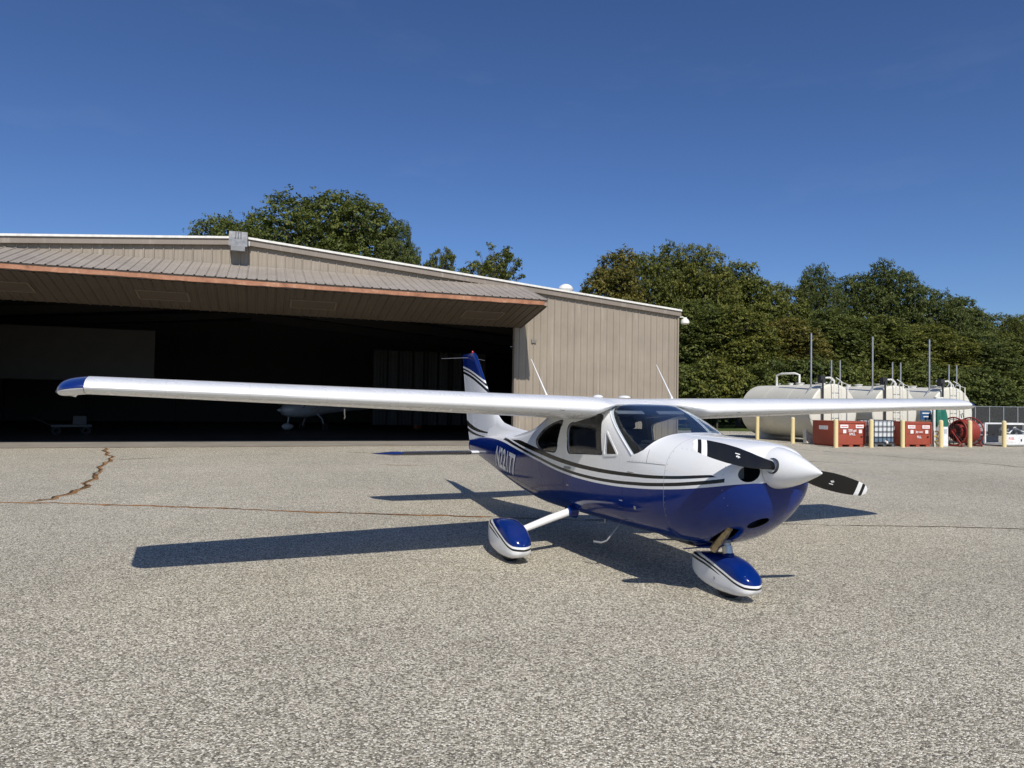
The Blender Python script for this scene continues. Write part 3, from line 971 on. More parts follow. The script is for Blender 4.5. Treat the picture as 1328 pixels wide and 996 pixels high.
X_FW = 1.865
def tube_shell(xs, o0, o1, n=72):
    g = G()
    outer = [fring(x, n, o0) for x in xs]
    inner = [fring(x, n, o1) for x in xs]
    g.grid(outer, True, 0)
    g.grid(inner, True, 1)
    m = len(xs); b = m * n
    fs = []
    for r in (0, m - 1):
        for j in range(n):
            j2 = (j + 1) % n
            fs.append((r * n + j, r * n + j2, b + r * n + j2, b + r * n + j))
    g.f += fs; g.mi += [1] * len(fs)
    return g

xs_f = np.r_[np.linspace(-4.45, -1.7, 24), np.linspace(-1.6, X_FW, 62)]
fus = tube_shell(xs_f, 0.0, 0.022).build('fuselage', [M_FUS, M_LINER], plane)

def rounded(poly, r, n=5):
    """round the corners of a 2D polygon; r may be a list"""
    out = []
    m = len(poly)
    rs = r if isinstance(r, (list, tuple)) else [r] * m
    for i in range(m):
        p = Vector(poly[i]); a = Vector(poly[i - 1]); b = Vector(poly[(i + 1) % m])
        da, db = (a - p), (b - p)
        q = min(rs[i], da.length * 0.49, db.length * 0.49)
        p0, p1 = p + da.normalized() * q, p + db.normalized() * q
        for j in range(n + 1):
            t = j / n
            out.append(tuple((1 - t) ** 2 * p0 + 2 * t * (1 - t) * p + t * t * p1))
    return out

def offset_poly(poly, d):
    """move a closed polygon outwards by d"""
    n = len(poly)
    area = sum(poly[i][0] * poly[(i + 1) % n][1] - poly[(i + 1) % n][0] * poly[i][1] for i in range(n))
    sg = 1 if area > 0 else -1
    out = []
    for i in range(n):
        a, p, b = Vector(poly[i - 1]), Vector(poly[i]), Vector(poly[(i + 1) % n])
        t = (b - a)
        if t.length < 1e-9:
            out.append(tuple(p)); continue
        t.normalize()
        out.append((p.x + sg * t.y * d, p.y - sg * t.x * d))
    return out

W_DOOR = rounded([(.10, 1.160), (.845, 1.202), (.775, 1.59), (.70, 1.61), (.06, 1.480)], [.06, .02, .03, .03, .09])
W_VENT = rounded([(.893, 1.206), (1.115, 1.224), (.905, 1.43)], .015)
W_REAR = rounded([(-.20, 1.150), (-.08, 1.525), (-.33, 1.478), (-.63, 1.39), (-.86, 1.24), (-.68, 1.145)], [.07, .05, .15, .15, .12, .15])
W_SHIELD = [(1.375, 1.234), (1.45, 1.258), (1.515, 1.292), (1.555, 1.345), (1.595, 1.415), (1.615, 1.47), (1.615, 1.95), (.74, 1.95), (.735, 1.720), (.775, 1.683), (.83, 1.645)]
D_DOOR = rounded([(.00, .60), (1.10, .555), (1.24, .60), (1.20, 1.22), (.86, 1.52), (.80, 1.625), (.00, 1.56)], [.06, .12, .1, .05, .05, .03, .03])

def cutter(poly, a, b):
    return G().prism(poly, 'y', a, b).build('cutter', M_DARK, plane)

cuts = [cutter(p, -1.3, 1.3) for p in (W_DOOR, W_VENT, W_REAR, W_SHIELD)]
for c_ in cuts:
    boolean(fus, c_, 'DIFFERENCE')
# doors: cut from the shell and put back with a fine gap
doors = []
for sgn in (-1, 1):
    a, b = (-1.3, 0) if sgn < 0 else (0, 1.3)
    dc = cutter(offset_poly(D_DOOR, -0.003), a, b)
    d = bpy.data.objects.new('door', fus.data.copy())
    link(d, plane)
    boolean(d, dc, 'INTERSECT')
    kill(dc)
    doors.append(d)
dc = cutter(D_DOOR, -1.3, 1.3)
boolean(fus, dc, 'DIFFERENCE')
kill(dc)

def set_smooth_normals(o):
    """analytic normals of the loft on the outer skin, so that cut n-gons shade cleanly"""
    me = o.data
    me.polygons.foreach_set('use_smooth', [True] * len(me.polygons))
    cache = {}
    def an(co):
        key = (round(co.x, 4), round(co.y, 4), round(co.z, 4))
        if key in cache: return cache[key]
        x, y, z = co
        def Fv(x, y, z):
            zt, zb, w, zw, nu, nl = (float(q) for q in fsec(x))
            if z >= zw: q, e = (z - zw) / (zt - zw), nu
            else: q, e = (zw - z) / (zw - zb), nl
            return (abs(y) / w) ** e + q ** e
        h = 2e-3
        n = Vector((Fv(x + h, y, z) - Fv(x - h, y, z), Fv(x, y + h, z) - Fv(x, y - h, z), Fv(x, y, z + h) - Fv(x, y, z - h)))
        n = n.normalized() if n.length > 1e-9 else None
        cache[key] = n
        return n
    normals = [Vector((0, 0, 0))] * len(me.loops)
    for p in me.polygons:
        fn = p.normal
        outer = p.material_index == 0
        for li in p.loop_indices:
            v = me.vertices[me.loops[li].vertex_index].co
            n = an(v) if outer else None
            if n is not None and n.dot(fn) > 0.7:
                normals[li] = n
            else:
                normals[li] = fn
    me.normals_split_custom_set([tuple(q) for q in normals])
for o in [fus] + doors:
    set_smooth_normals(o)

# glass: thin shells under the skin, cut to the openings
def pane(name, poly, a, b, mat, xs):
    px_ = [q[0] for q in poly]
    xs = np.linspace(min(px_) - .04, min(max(px_) + .04, 1.86), 26 if len(poly) < 40 else 24)
    sh = tube_shell(xs, 0.006, 0.010, 64).build(name, [mat, mat], plane)
    ct = cutter(offset_poly(poly, -0.0005), a, b)
    boolean(sh, ct, 'INTERSECT')
    kill(ct)
    set_smooth_normals(sh)
    return sh
xs_w = np.linspace(-1.2, 1.85, 62)
pane('windshield', W_SHIELD, -1.3, 1.3, M_GLASS, xs_w)
for a, b in ((-1.3, 0), (0, 1.3)):
    pane('door_window', W_DOOR, a, b, M_SIDEGLASS, xs_w)
    pane('vent_window', W_VENT, a, b, M_SIDEGLASS, xs_w)
    pane('rear_window', W_REAR, a, b, M_SIDEGLASS, xs_w)
for c_ in cuts:
    kill(c_)

def ribbon(name, poly, w, mat, off=0.003, closed=True, parent=plane, sides=(-1, 1)):
    for s in sides:
        n = len(poly)
        q = offset_poly(poly, w)
        A = [(x, s * (sidey(x, z) + off), z) for x, z in poly]
        B = [(x, s * (sidey(x, z) + off), z) for x, z in q]
        C = [(x, s * (sidey(x, z) - .01), z) for x, z in q]
        D = [(x, s * (sidey(x, z) - .012), z) for x, z in poly]
        rows = [D + D[:1], A + A[:1], B + B[:1], C + C[:1]]
        G().grid(rows).build(name, mat, parent, smooth=40)
ribbon('window_seal', W_DOOR, .009, M_SEAL, .0015)
ribbon('window_seal', W_REAR, .014, M_SEAL, .0015)
ribbon('vent_window_frame', W_VENT, .022, M_WHITE, .006)

# windshield trim along the posts
for s in (-1, 1):
    pts = []
    for t in np.linspace(0, 1, 16):
        x = 1.372 + (.79 - 1.372) * t
        z = float(np.interp(x, [.775, .83, 1.375], [1.683, 1.645, 1.234]))
        pts.append((x, s * (sidey(x, z) + .001), z - .002))
    G().tube(pts, .009, 6).build('windshield_trim', M_WHITE, plane, smooth=60)

# ---- cowling
def cowl_nodes():
    return M_FUS
xs_c = np.r_[np.linspace(X_FW + .004, 2.49, 22), np.linspace(2.515, 2.59, 8), (2.60, 2.61, 2.617, 2.6215)]
cow = tube_shell(xs_c, 0.0, 0.014, 80).build('cowling', [M_FUS, M_DARK], plane)
# cooling inlets beside the spinner, carburettor and exhaust openings below
def ell(cy, cz, ry, rz, n=24, rot=0.0):
    return [(cy + ry * math.cos(a) * math.cos(rot) - rz * math.sin(a) * math.sin(rot),
             cz + ry * math.cos(a) * math.sin(rot) + rz * math.sin(a) * math.cos(rot)) for a in np.linspace(0, 2 * PI, n, endpoint=False)]
for s in (-1, 1):
    ct = G().prism(ell(s * .285, 1.172, .105, .070, rot=s * -0.2), 'x', 2.38, 2.9).build('cutter', M_DARK, plane)
    boolean(cow, ct, 'DIFFERENCE'); kill(ct)
ct = G().prism(ell(-.075, .735, .095, .045, rot=.25), 'x', 2.3, 2.9).build('cutter', M_DARK, plane)
boolean(cow, ct, 'DIFFERENCE'); kill(ct)
ct = G().tube([(2.08, -.24, .40), (2.36, -.24, .72)], .075, 20).build('cutter', M_DARK, plane)
boolean(cow, ct, 'DIFFERENCE'); kill(ct)
set_smooth_normals(cow)
G().prism([(q[1], q[2]) for q in fring(X_FW, 48, .012)], 'x', X_FW - .012, X_FW - .004).build('firewall', M_DARK, plane)
G().prism([(q[1], q[2]) for q in fring(2.40, 40, .04)], 'x', 2.36, 2.38).build('engine_baffle', M_DARK, plane)
for s in (-1, 1):
    eng = G().box((2.44, s * .30, 1.13), (.10, .05, .05))
    for i in range(7):
        eng.box((2.40 + .012 * i, s * .30, 1.17), (.006, .16, .12))
    eng.build('cylinder_fins', M_GREYP, plane)
# front plate behind the spinner
G().lathe([(2.59, .05), (2.612, .15), (2.621, .158), (2.621, .02)], 32, 'x', (0, 0, 1.205)).build('nose_ring', M_WHITE, plane, smooth=40)

# ---- spinner and propeller
HUB = Vector((2.715, 0, 1.208))
spn = G()
spn.lathe([(2.622, .164), (2.630, .173), (2.66, .171), (2.72, .158), (2.79, .137), (2.86, .111), (2.93, .081), (2.99, .053), (3.04, .029), (3.07, .013), (3.083, .005), (3.086, .0)], 48, 'x', (0, 0, HUB.z + .004))
spinner = spn.build('spinner', M_WHITE, plane, smooth=30)
PR = 0.222
M_BLADE = paint('propeller_paint', lambda k, x, y, z: (lambda r: k.mix(k.math('MAXIMUM', between(k, r, .838, .892), between(k, r, .930, 1.2)), (0.005, 0.005, 0.0055), (0.82, 0.82, 0.80)))(
    k.math('ABSOLUTE', k.math('SUBTRACT', k.math('MULTIPLY', y, math.cos(PR)), k.math('MULTIPLY', k.math('SUBTRACT', z, HUB.z), math.sin(PR))))), 0.42, 0.0, 0.0)
for s in (-1, 1):
    rad = Vector((0, s * math.cos(PR), -s * math.sin(PR)))
    ch = Vector((1, 0, 0)).cross(rad)                                # in the disc plane
    rows = []
    for t in np.linspace(0, 1, 30):
        r = .10 + t * (.972 - .10)
        c = float(np.interp(r, [.10, .17, .24, .36, .50, .65, .80, .90, .95, .965, .972], [.075, .085, .115, .150, .164, .160, .140, .116, .092, .080, .05]))
        th = float(np.interp(r, [.10, .20, .30, .5, .7, .92], [.070, .055, .032, .020, .014, .007]))
        pit = math.radians(float(np.interp(r, [.1, .3, .5, .7, .98], [48, 36, 26, 20, 15])))
        cd = ch * math.cos(pit) * -1 + Vector((1, 0, 0)) * math.sin(pit) * -1
        nd = cd.cross(rad).normalized()
        base = HUB + rad * r
        ring = []
        for a in np.linspace(0, 2 * PI, 16, endpoint=False):
            ring.append(base + cd * (c / 2 * math.cos(a)) + nd * (th / 2 * math.sin(a) * (1 + .25 * math.cos(a))))
        rows.append(ring)
    gb = G().grid(rows, True)
    gb.f.append(tuple(range(len(gb.v) - 16, len(gb.v)))); gb.mi.append(0)
    bl = gb.build('propeller_blade', M_BLADE, plane, smooth=50)
    # small white maker's mark on the blade face
    r = .53
    pit = math.radians(25)
    cd = ch * math.cos(pit) * -1 + Vector((1, 0, 0)) * math.sin(pit) * -1
    nd = cd.cross(rad).normalized()
    if nd.x < 0: nd = -nd
    base = HUB + rad * r + nd * .0125
    mk = G()
    for (u0, v0, u1, v1, w_) in ((-.025, .016, .025, .016, .004), (-.02, -.012, 0, -.002, .005), (0, -.002, .02, -.012, .005), (0, -.002, 0, -.022, .004)):
        p0, p1 = base + rad * u0 + cd * v0, base + rad * u1 + cd * v1
        dd = (p1 - p0).normalized().cross(nd) * w_
        mk.add([p0 - dd, p0 + dd, p1 + dd, p1 - dd], [(0, 1, 2, 3)])
    mk.build('blade_mark', M_WHITE, bl, fix=False)
    # dark boot where the blade leaves the spinner
    o = G().lathe([(-.02, .064), (0, .066), (.012, .060)], 20, 'z').build('blade_boot', M_DARK, plane, smooth=40)
    o.location = HUB + rad * .150
    o.rotation_euler = rad.to_track_quat('Z', 'X').to_euler()

# ---- wings
def airfoil(n=22, th=0.15, camber=0.02):
    xs = (1 - np.cos(np.linspace(0, PI, n))) / 2
    yt = 5 * th * (0.2969 * np.sqrt(xs) - 0.126 * xs - 0.3516 * xs**2 + 0.2843 * xs**3 - 0.1036 * xs**4)
    p = 0.4
    yc = np.where(xs < p, camber / p**2 * (2 * p * xs - xs**2), camber / (1 - p)**2 * ((1 - 2 * p) + 2 * p * xs - xs**2))
    up = [(a, b + c) for a, b, c in zip(xs, yc, yt)]
    lo = [(a, b - c) for a, b, c in zip(xs, yc, yt)]
    return up[::-1] + lo[1:-1]          # from the trailing edge over the top to the nose and back underneath

def wing_sec(y):
    ay = abs(y)
    f = min(1.0, ay / 5.2)
    xle = float(np.interp(ay, [0, .35, .50, .62, .75, 5.2], [.755, .775, .83, .91, .955, .955]))
    chord_te = float(np.interp(ay, [0, .7, 5.2], [-.73, -.73, -.25]))
    zle = 1.653 + .0254 * ay
    k_in = float(np.interp(ay, [0, .40, .55, .72], [0, 0.05, .5, 1]))
    inc = R(3.5 - 2.7 * f)
    th = .15 - .03 * f
    c = .955 - chord_te
    out = []
    for a, b in airfoil(24, th):
        x = .955 - a * c * math.cos(inc) + b * c * math.sin(inc)
        z = zle - a * c * math.sin(inc) + b * c
        if k_in < 1:
            x2 = xle - a * (xle - chord_te)
            zr = 1.712 if b < 0 else max(z, 1.728)
            x = x + (x2 - x) * (1 - k_in)
            z = z + (zr - z) * (1 - k_in) if b < 0 else z
            if b >= 0 and a < .12:
                z = z + (max(z, 1.725 + .5 * a) - z) * (1 - k_in)
        out.append((x, y, z))
    return out
M_WING = paint('wing_paint', lambda k, x, y, z: (lambda v: k.mix(v, WHITE, (0.62, 0.62, 0.61)))(
    k.math('MULTIPLY', k.math('LESS_THAN', k.math('ABSOLUTE', k.math('SUBTRACT', k.math('MODULO', k.math('ABSOLUTE', y), 0.62), 0.31)), 0.0025), 0.5)), 0.26, 0.4, 0.10)
for s in (-1, 1):
    ysn = np.r_[np.linspace(0, .9, 16), np.linspace(1.1, 5.2, 18)]
    rows = [wing_sec(s * y) for y in ysn]
    g = G().grid(rows, True)
    n = len(rows[0])
    g.f.append(tuple(range(len(g.v) - n, len(g.v)))); g.mi.append(0)
    g.build('wing', M_WING, plane, smooth=40)
    # drooped fibreglass tip
    base = wing_sec(s * 5.204)
    rows = []
    for f in np.linspace(0, 1, 12):
        y = s * (5.204 + .205 * math.sin(f * PI / 2))
        k_ = math.sqrt(max(0, 1 - f ** 2.4))
        row = []
        for (x, _, z) in base:
            a = (.955 - x) / 1.205
            zc = 1.785 - .012 * a
            xx = x - .30 * f ** 2 * (1 - a) ** 2
            zz = zc + (z - zc) * max(.03, k_) - f ** 1.6 * (.01 + .035 * a ** 1.2) - .025 * f
            row.append((xx, y, zz))
        rows.append(row)
    g = G().grid(rows, True)
    g.f.append(tuple(range(len(g.v) - n, len(g.v)))); g.mi.append(0)
    tip = g.build('wingtip', M_TIP, plane, smooth=50)
    G().lathe([(-.035, .0), (-.03, .012), (-.01, .018), (.02, .018), (.035, .010), (.04, 0)], 12, 'x').build('navigation_light', glass('nav_lens', (.9, .9, .9)) if s < 0 else bpy.data.materials['nav_lens'], tip, smooth=50, loc=(.66, s * 5.400, 1.750))
    # cabin air vent in the leading edge
    gv = G(); gv.lathe([(0, .0), (.004, .022), (.008, .030), (-.01, .034)], 18, 'x')
    gv.build('air_vent', M_DARK, plane, smooth=40, loc=(.935, s * 1.12, 1.668)).scale = (1, 1.6, .62)
    # flap and aileron hinge line underneath, tie-down ring
    G().tube([(.10, s * 3.1, 1.63), (.10, s * 3.1, 1.58), (.13, s * 3.1, 1.555), (.10, s * 3.1, 1.535)], .006, 6).build('tie_down_ring', M_STEEL, plane)

# ---- roof fittings and whip antennas
for (bx, by) in ((-.30, -.66), (-.30, 1.15)):
    z0 = 1.80
    g = G()
    p0 = Vector((bx, by, z0)); p1 = Vector((bx - .16, by - .14, z0 + .44))
    g.tube([p0 - Vector((0, 0, .02)), p0 + (p1 - p0) * .06], [.022, .013], 10)
    g.tube([p0, p0.lerp(p1, .5), p1], [.010, .0065, .0035], 8)
    g.build('whip_antenna', M_WHITE, plane, smooth=50)
for (bx, by, sx_, h) in ((.25, -.30, .055, .03), (.30, .02, .065, .028)):
    G().lathe([(0, 1.0), (.35, .95), (.75, .7), (1, .0)], 18, 'z').build('antenna_puck', M_WHITE, plane, smooth=50, loc=(bx, by, 1.795)).scale = (sx_ * 1.3, sx_, h)

# ---- fin, rudder, dorsal fillet
def fin_sec(z, which):
    le = float(np.interp(z, [.95, 1.374, 1.928, 2.52, 2.575], [-3.0, -3.22, -3.737, -4.275, -4.36]))
    te = float(np.interp(z, [.82, 1.05, 1.36, 2.35, 2.575], [-4.50, -4.56, -4.68, -4.93, -4.985]))
    hg = float(np.interp(z, [.82, 1.05, 2.575], [-4.20, -4.235, -4.60]))
    t = float(np.interp(z, [.9, 1.4, 2.5, 2.575], [.055, .048, .034, .016]))
    out = []
    c = le - te
    n = 18
    if which == 'fin': a0, a1 = 0.0, (le - hg) / c
    else: a0, a1 = (le - hg) / c + .006, 1.0
    prof = []
    for a in a0 + (a1 - a0) * (1 - np.cos(np.linspace(0, PI, n))) / 2:
        yt = t * (2.969 * math.sqrt(a) - 1.26 * a - 3.516 * a * a + 2.843 * a ** 3 - 1.036 * a ** 4) / 1.0
        yt = max(yt, .003)
        if which != 'fin' and a - a0 < .05: yt *= 1.0
        prof.append((a, yt))
    return [(le - a * c, y, z) for a, y in prof] + [(le - a * c, -y, z) for a, y in prof[::-1]]
for which, z0 in (('fin', .98), ('rudder', .83)):
    rows = [fin_sec(z, which) for z in np.r_[np.linspace(z0, 2.50, 20), (2.54, 2.575)]]
    g = G().grid(rows, True)
    n = len(rows[0])
    g.f.append(tuple(range(len(g.v) - n, len(g.v)))); g.mi.append(0)
    g.f.append(tuple(range(n))); g.mi.append(0)
    g.build(which, M_FIN, plane, smooth=40)
rows = []
for t in np.linspace(0, 1, 16):
    x = -2.0 - t * 1.55
    top = float(np.interp(x, [-3.55, -3.3, -3.07, -2.7, -2.35, -2.0], [1.72, 1.52, 1.40, 1.345, 1.315, 1.295]))
    b = float(hermite(FS[:, 0], FS[:, 1], x)) - .03
    w = float(np.interp(x, [-3.55, -3.0, -2.0], [.05, .055, .03]))
    rows.append([(x, -w * 2.2, b - .03), (x, -w, b + (top - b) * .25), (x, -w * .55, b + (top - b) * .6), (x, -w * .25, top - .012), (x, 0, top),
                 (x, w * .25, top - .012), (x, w * .55, b + (top - b) * .6), (x, w, b + (top - b) * .25), (x, w * 2.2, b - .03)])
G().grid(rows).build('dorsal_fillet', M_WHITE, plane, smooth=60)
bea = G(); bea.lathe([(0, .022), (.02, .022), (.042, .015), (.05, .0)], 14, 'z')
bea.build('beacon', simple('red_lens', (0.35, 0.01, 0.012), 0.15, coat=.8), plane, smooth=50, loc=(-4.48, 0, 2.572))
for s in (-1, 1):
    G().tube([(-4.62, 0, 2.50), (-4.70, s * .10, 2.50), (-4.95, s * .42, 2.485)], [.004, .0035, .0025], 6).build('nav_antenna', M_GREYP, plane)
# tail cone closing cap
G().prism([(q[1], q[2]) for q in fring(-4.44, 24, 0.0)], 'x', -4.47, -4.452).build('tail_cap', M_BLUE, plane)
G().tube([(-2.9, 0, .70), (-2.92, 0, .655), (-2.94, 0, .64)], [.008, .008, .006], 6).build('tail_tie_down', M_STEEL, plane)

# ---- stabilator (nose slightly up)
for s in (-1, 1):
    rows = []
    for f in np.linspace(0, 1, 16):
        y = s * (.03 + 1.75 * f)
        le = -3.62 - .20 * f - (.40 * max(0, f - .86) / .14 if f > .86 else 0) * 1.0
        te = -4.50 - .03 * f
        c = le - te
        th = .095 if f < .9 else .095 * (1 - (f - .9) * 6)
        row = []
        for a, b in airfoil(14, th, 0.0):
            x, z = le - a * c, b * c
            dx = x + 4.02
            row.append((-4.02 + dx * math.cos(R(4)) - z * math.sin(R(4)), y, .862 + dx * math.sin(R(4)) + z * math.cos(R(4))))
        rows.append(row)
    g = G().grid(rows, True)
    n = len(rows[0])
    g.f.append(tuple(range(len(g.v) - n, len(g.v)))); g.mi.append(0)
    g.build('stabilator', M_STAB, plane, smooth=40)

# ---- undercarriage
def fairing_paint(x0, L, z0, H, name):
    def fn(k, x, y, z):
        u = k.math('DIVIDE', k.math('SUBTRACT', x, x0), L)
        v = k.math('DIVIDE', k.math('SUBTRACT', z, z0), H)
        cb = k.curve(u, [(0, .90), (.2, .88), (.42, .80), (.62, .66), (.82, .49), (.95, .41), (1.0, .40)], 0, 1, 0, 1)
        t = k.math('SUBTRACT', v, cb)
        c = k.mix(k.math('GREATER_THAN', t, 0.0), WHITE, BLUE)
        b = between(k, t, -.115, -.06)
        hw = k.curve(u, [(0, .03), (.3, .03), (.55, .015), (.62, 0), (1, 0)], 0, 1, 0, .1)
        d = k.math('ABSOLUTE', k.math('ADD', t, .185))
        b = k.math('MAXIMUM', b, k.math('LESS_THAN', d, hw))
        return k.mix(b, c, BLACK)
    return paint(name, fn, 0.12, 0.0, 0.05)

def fairing(name, x0, x1, z0, z1, hw, y0, mat):
    L = x1 - x0
    rows = []
    for u in np.r_[0, .01, .03, np.linspace(.07, .93, 20), .965, .985, .996, 1.0]:
        x = x0 + L * u
        wv = float(hermite([0, .06, .25, .55, .8, .93, 1.0], [.40, .58, .86, 1.0, .95, .74, .05], u)) * hw
        zt = float(hermite([0, .1, .3, .5, .7, .88, .96, 1.0], [.84, .89, .97, 1.0, .93, .70, .54, .36], u))
        zb = float(hermite([0, .1, .3, .55, .75, .9, .97, 1.0], [.28, .17, .05, .0, .02, .10, .20, .36], u))
        zt, zb = z0 + (z1 - z0) * zt, z0 + (z1 - z0) * zb
        zc, hz = (zt + zb) / 2, (zt - zb) / 2
        row = []
        for a in np.linspace(0, 2 * PI, 28, endpoint=False):
            e = 2 / 3.4
            row.append((x, y0 + wv * math.copysign(abs(math.cos(a)) ** e, math.cos(a)), zc + hz * math.copysign(abs(math.sin(a)) ** e, math.sin(a))))
        rows.append(row)
    g = G().grid(rows, True)
    g.f.append(tuple(range(28))); g.mi.append(0)
    g.f.append(tuple(range(len(g.v) - 28, len(g.v)))); g.mi.append(0)
    return g.build(name, mat, plane, smooth=50)

def tyre(x, y, r, hw, parent):
    g = G()
    prof = [(-hw, r * .62), (-hw, r * .80), (-hw * .8, r * .93), (-hw * .4, r * .99), (0, r), (hw * .4, r * .99), (hw * .8, r * .93), (hw, r * .80), (hw, r * .62)]
    g.lathe(prof, 36, 'y')
    return g.build('tyre', M_RUBBER, parent, smooth=40, loc=(x, y, r - .006))

M_FAIR = fairing_paint(-.44, .85, .045, .40, 'main_fairing_paint')
M_NFAIR = fairing_paint(1.61, .81, .045, .335, 'nose_fairing_paint')
for s in (-1, 1):
    fr = fairing('wheel_fairing', -.44, .41, .045, .435, .145, s * 1.265, M_FAIR)
    tyre(.05, s * 1.265, .19, .075, fr)
    g = G(); g.lathe([(0, .0), (.003, .012), (0, .015)], 12, 'y')
    g.build('axle_cap', M_GREYP, fr, loc=(.10, s * 1.408, .17))
    G().tube([(.03, s * .42, .515), (.05, s * .80, .42), (.07, s * 1.25, .29)], [.048, .043, .034], 14).build('main_gear_leg', M_WHITE, plane, smooth=50)
    G().lathe([(-.05, .085), (0, .070), (.06, .054)], 16, 'y').build('leg_cuff', M_BLUE, plane, smooth=50, loc=(.035, s * .50, .495)).rotation_euler = (0 if s > 0 else PI, 0, 0)
nf = fairing('nose_wheel_fairing', 1.61, 2.42, .045, .375, .135, 0, M_NFAIR)
tyre(2.06, 0, .175, .065, nf)
G().lathe([(0, .0), (.004, .010), (0, .014)], 12, 'y').build('axle_cap', M_GREYP, nf, loc=(2.02, -.136, .17))
g = G()
g.tube([(2.05, 0, .33), (1.99, 0, .60)], .032, 14)
g.tube([(2.055, 0, .34), (2.03, 0, .45)], .046, 14)
g.build('nose_strut', M_STEEL, plane, smooth=40)
g = G()
g.tube([(2.03, 0, .44), (1.92, 0, .46), (1.96, 0, .56)], .012, 8)
g.box((1.955, 0, .455), (.07, .05, .02))
g.build('torque_link', M_GREYP, plane)
g = G()
g.lathe([(0, .056), (.025, .05), (.04, .04)], 14, 'z')
g.build('fairing_collar', M_BLUE, plane, smooth=50, loc=(2.055, 0, .355))
g = G()
e0, e1 = Vector((2.34, -.24, .70)), Vector((2.13, -.24, .455))
g.tube([e0, e1], .037, 18, caps=False)
g.tube([e1 + (e0 - e1) * .01, e0], .033, 18, caps=False)
g.build('exhaust_pipe', M_EXH, plane, smooth=40)
# cowl flap under the firewall
g = G(); g.box((1.90, -.12, .425), (.26, .34, .012), Matrix.Rotation(R(-14), 3, 'Y'))
g.build('cowl_flap', M_BLUE, plane)
# nose gear housing under the firewall
rows = []
for x_, w_, zt_, zb_ in ((1.66, .10, .47, .455), (1.74, .17, .48, .415), (1.84, .18, .48, .395), (1.92, .15, .50, .41), (1.97, .08, .51, .46)):
    rows.append([(x_, w_ * math.copysign(abs(math.cos(a)) ** .7, math.cos(a)), (zt_ + zb_) / 2 + (zt_ - zb_) / 2 * math.copysign(abs(math.sin(a)) ** .7, math.sin(a))) for a in np.linspace(0, 2 * PI, 20, endpoint=False)])
g = G().grid(rows, True); g.f += [tuple(range(20)), tuple(range(len(g.v) - 20, len(g.v)))]; g.mi += [0, 0]
g.build('gear_housing', M_BLUE, plane, smooth=50)
# boarding steps
for s in (-1, 1):
    G().tube([(.86, s * .40, .47), (.86, s * .46, .40), (.84, s * .53, .31), (.80, s * .57, .285), (.70, s * .60, .28)], [.010, .010, .010, .011, .011], 8).build('boarding_step', M_GREYP, plane, smooth=50)
g = G(); g.tube([(.35, -.25, .45), (.35, -.25, .40), (.20, -.25, .37)], .006, 6)
g.build('belly_antenna', M_STEEL, plane)
# small side fittings
def plate(x, z, w, h, mat, name, off=.004, s=-1):
    vs = [(x + a * w, s * (sidey(x + a * w, z + b * h) + off), z + b * h) for a, b in ((-.5, -.5), (.5, -.5), (.5, .5), (-.5, .5))]
    vs += [(q[0], q[1] - s * .012, q[2]) for q in vs]
    G().add(vs, [(0, 1, 2, 3), (4, 7, 6, 5), (0, 4, 5, 1), (1, 5, 6, 2), (2, 6, 7, 3), (3, 7, 4, 0)]).build(name, mat, plane)
plate(1.42, .735, .025, .032, M_STEEL, 'static_port')
plate(1.19, .775, .05, .012, M_ALU, 'step_light')
plate(.10, .995, .16, .03, simple('dull_badge', (0.30, 0.30, 0.29), .4), 'badge')
plate(1.36, 1.065, .10, .014, M_STEEL, 'door_hinge')
plate(.10, .80, .05, .012, M_STEEL, 'door_latch')

# skin joints
M_SEAM = simple('skin_joint', (0.05, 0.05, 0.055), .6)
def joint(pts, w=.0035, n=14, name='skin_joint', sides=(-1, 1), mat=None):
    for s in sides:
        A, B = [], []
        P = []
        for (x0, z0), (x1, z1) in zip(pts[:-1], pts[1:]):
            P += [(x0 + (x1 - x0) * i / n, z0 + (z1 - z0) * i / n) for i in range(n)]
        P.append(pts[-1])
        for i, (x, z) in enumerate(P):
            a, b = P[max(0, i - 1)], P[min(len(P) - 1, i + 1)]
            t = Vector((b[0] - a[0], b[1] - a[1])).normalized()
            for L_, q in ((A, 1), (B, -1)):
                xx, zz = x - t.y * w / 2 * q, z + t.x * w / 2 * q
                L_.append((xx, s * (sidey(xx, zz) + .0025), zz))
        G().grid([A, B]).build(name, mat or M_SEAM, plane, fix=False)
joint([(1.30, 1.165), (1.55, 1.175), (1.86, 1.18)])
joint([(1.60, 1.18), (1.585, 1.30)])
for x_ in (-.62, -1.72, -2.85, -3.75):
    zt_, zb_ = fsec(x_)[0] - .06, fsec(x_)[1] + .06
    joint([(x_, zb_), (x_, zt_)], .003)
joint([(-.62, .60), (-3.75, .84)], .003)
def rivets(pts, n, r=.0042, name='screw_row'):
    for s in (-1, 1):
        g = G()
        for i in range(n):
            t = i / (n - 1) * (len(pts) - 1); j = min(int(t), len(pts) - 2); f = t - j
            x, z = pts[j][0] + (pts[j + 1][0] - pts[j][0]) * f, pts[j][1] + (pts[j + 1][1] - pts[j][1]) * f
            y = sidey(x, z)
            g.add([(x + r * math.cos(a), s * (y + .0022), z + r * math.sin(a)) for a in np.linspace(0, 2 * PI, 7)[:-1]], [(0, 1, 2, 3, 4, 5)])
        tag(g.build(name, M_GREYP, plane, fix=False), kind='stuff')
rivets([(1.885, .62), (1.885, 1.36)], 14)
rivets([(1.95, 1.335), (2.45, 1.30)], 9)
rivets([(2.50, 1.22), (2.50, .90)], 6)
rivets([(1.34, 1.18), (1.80, 1.195)], 10, .003)

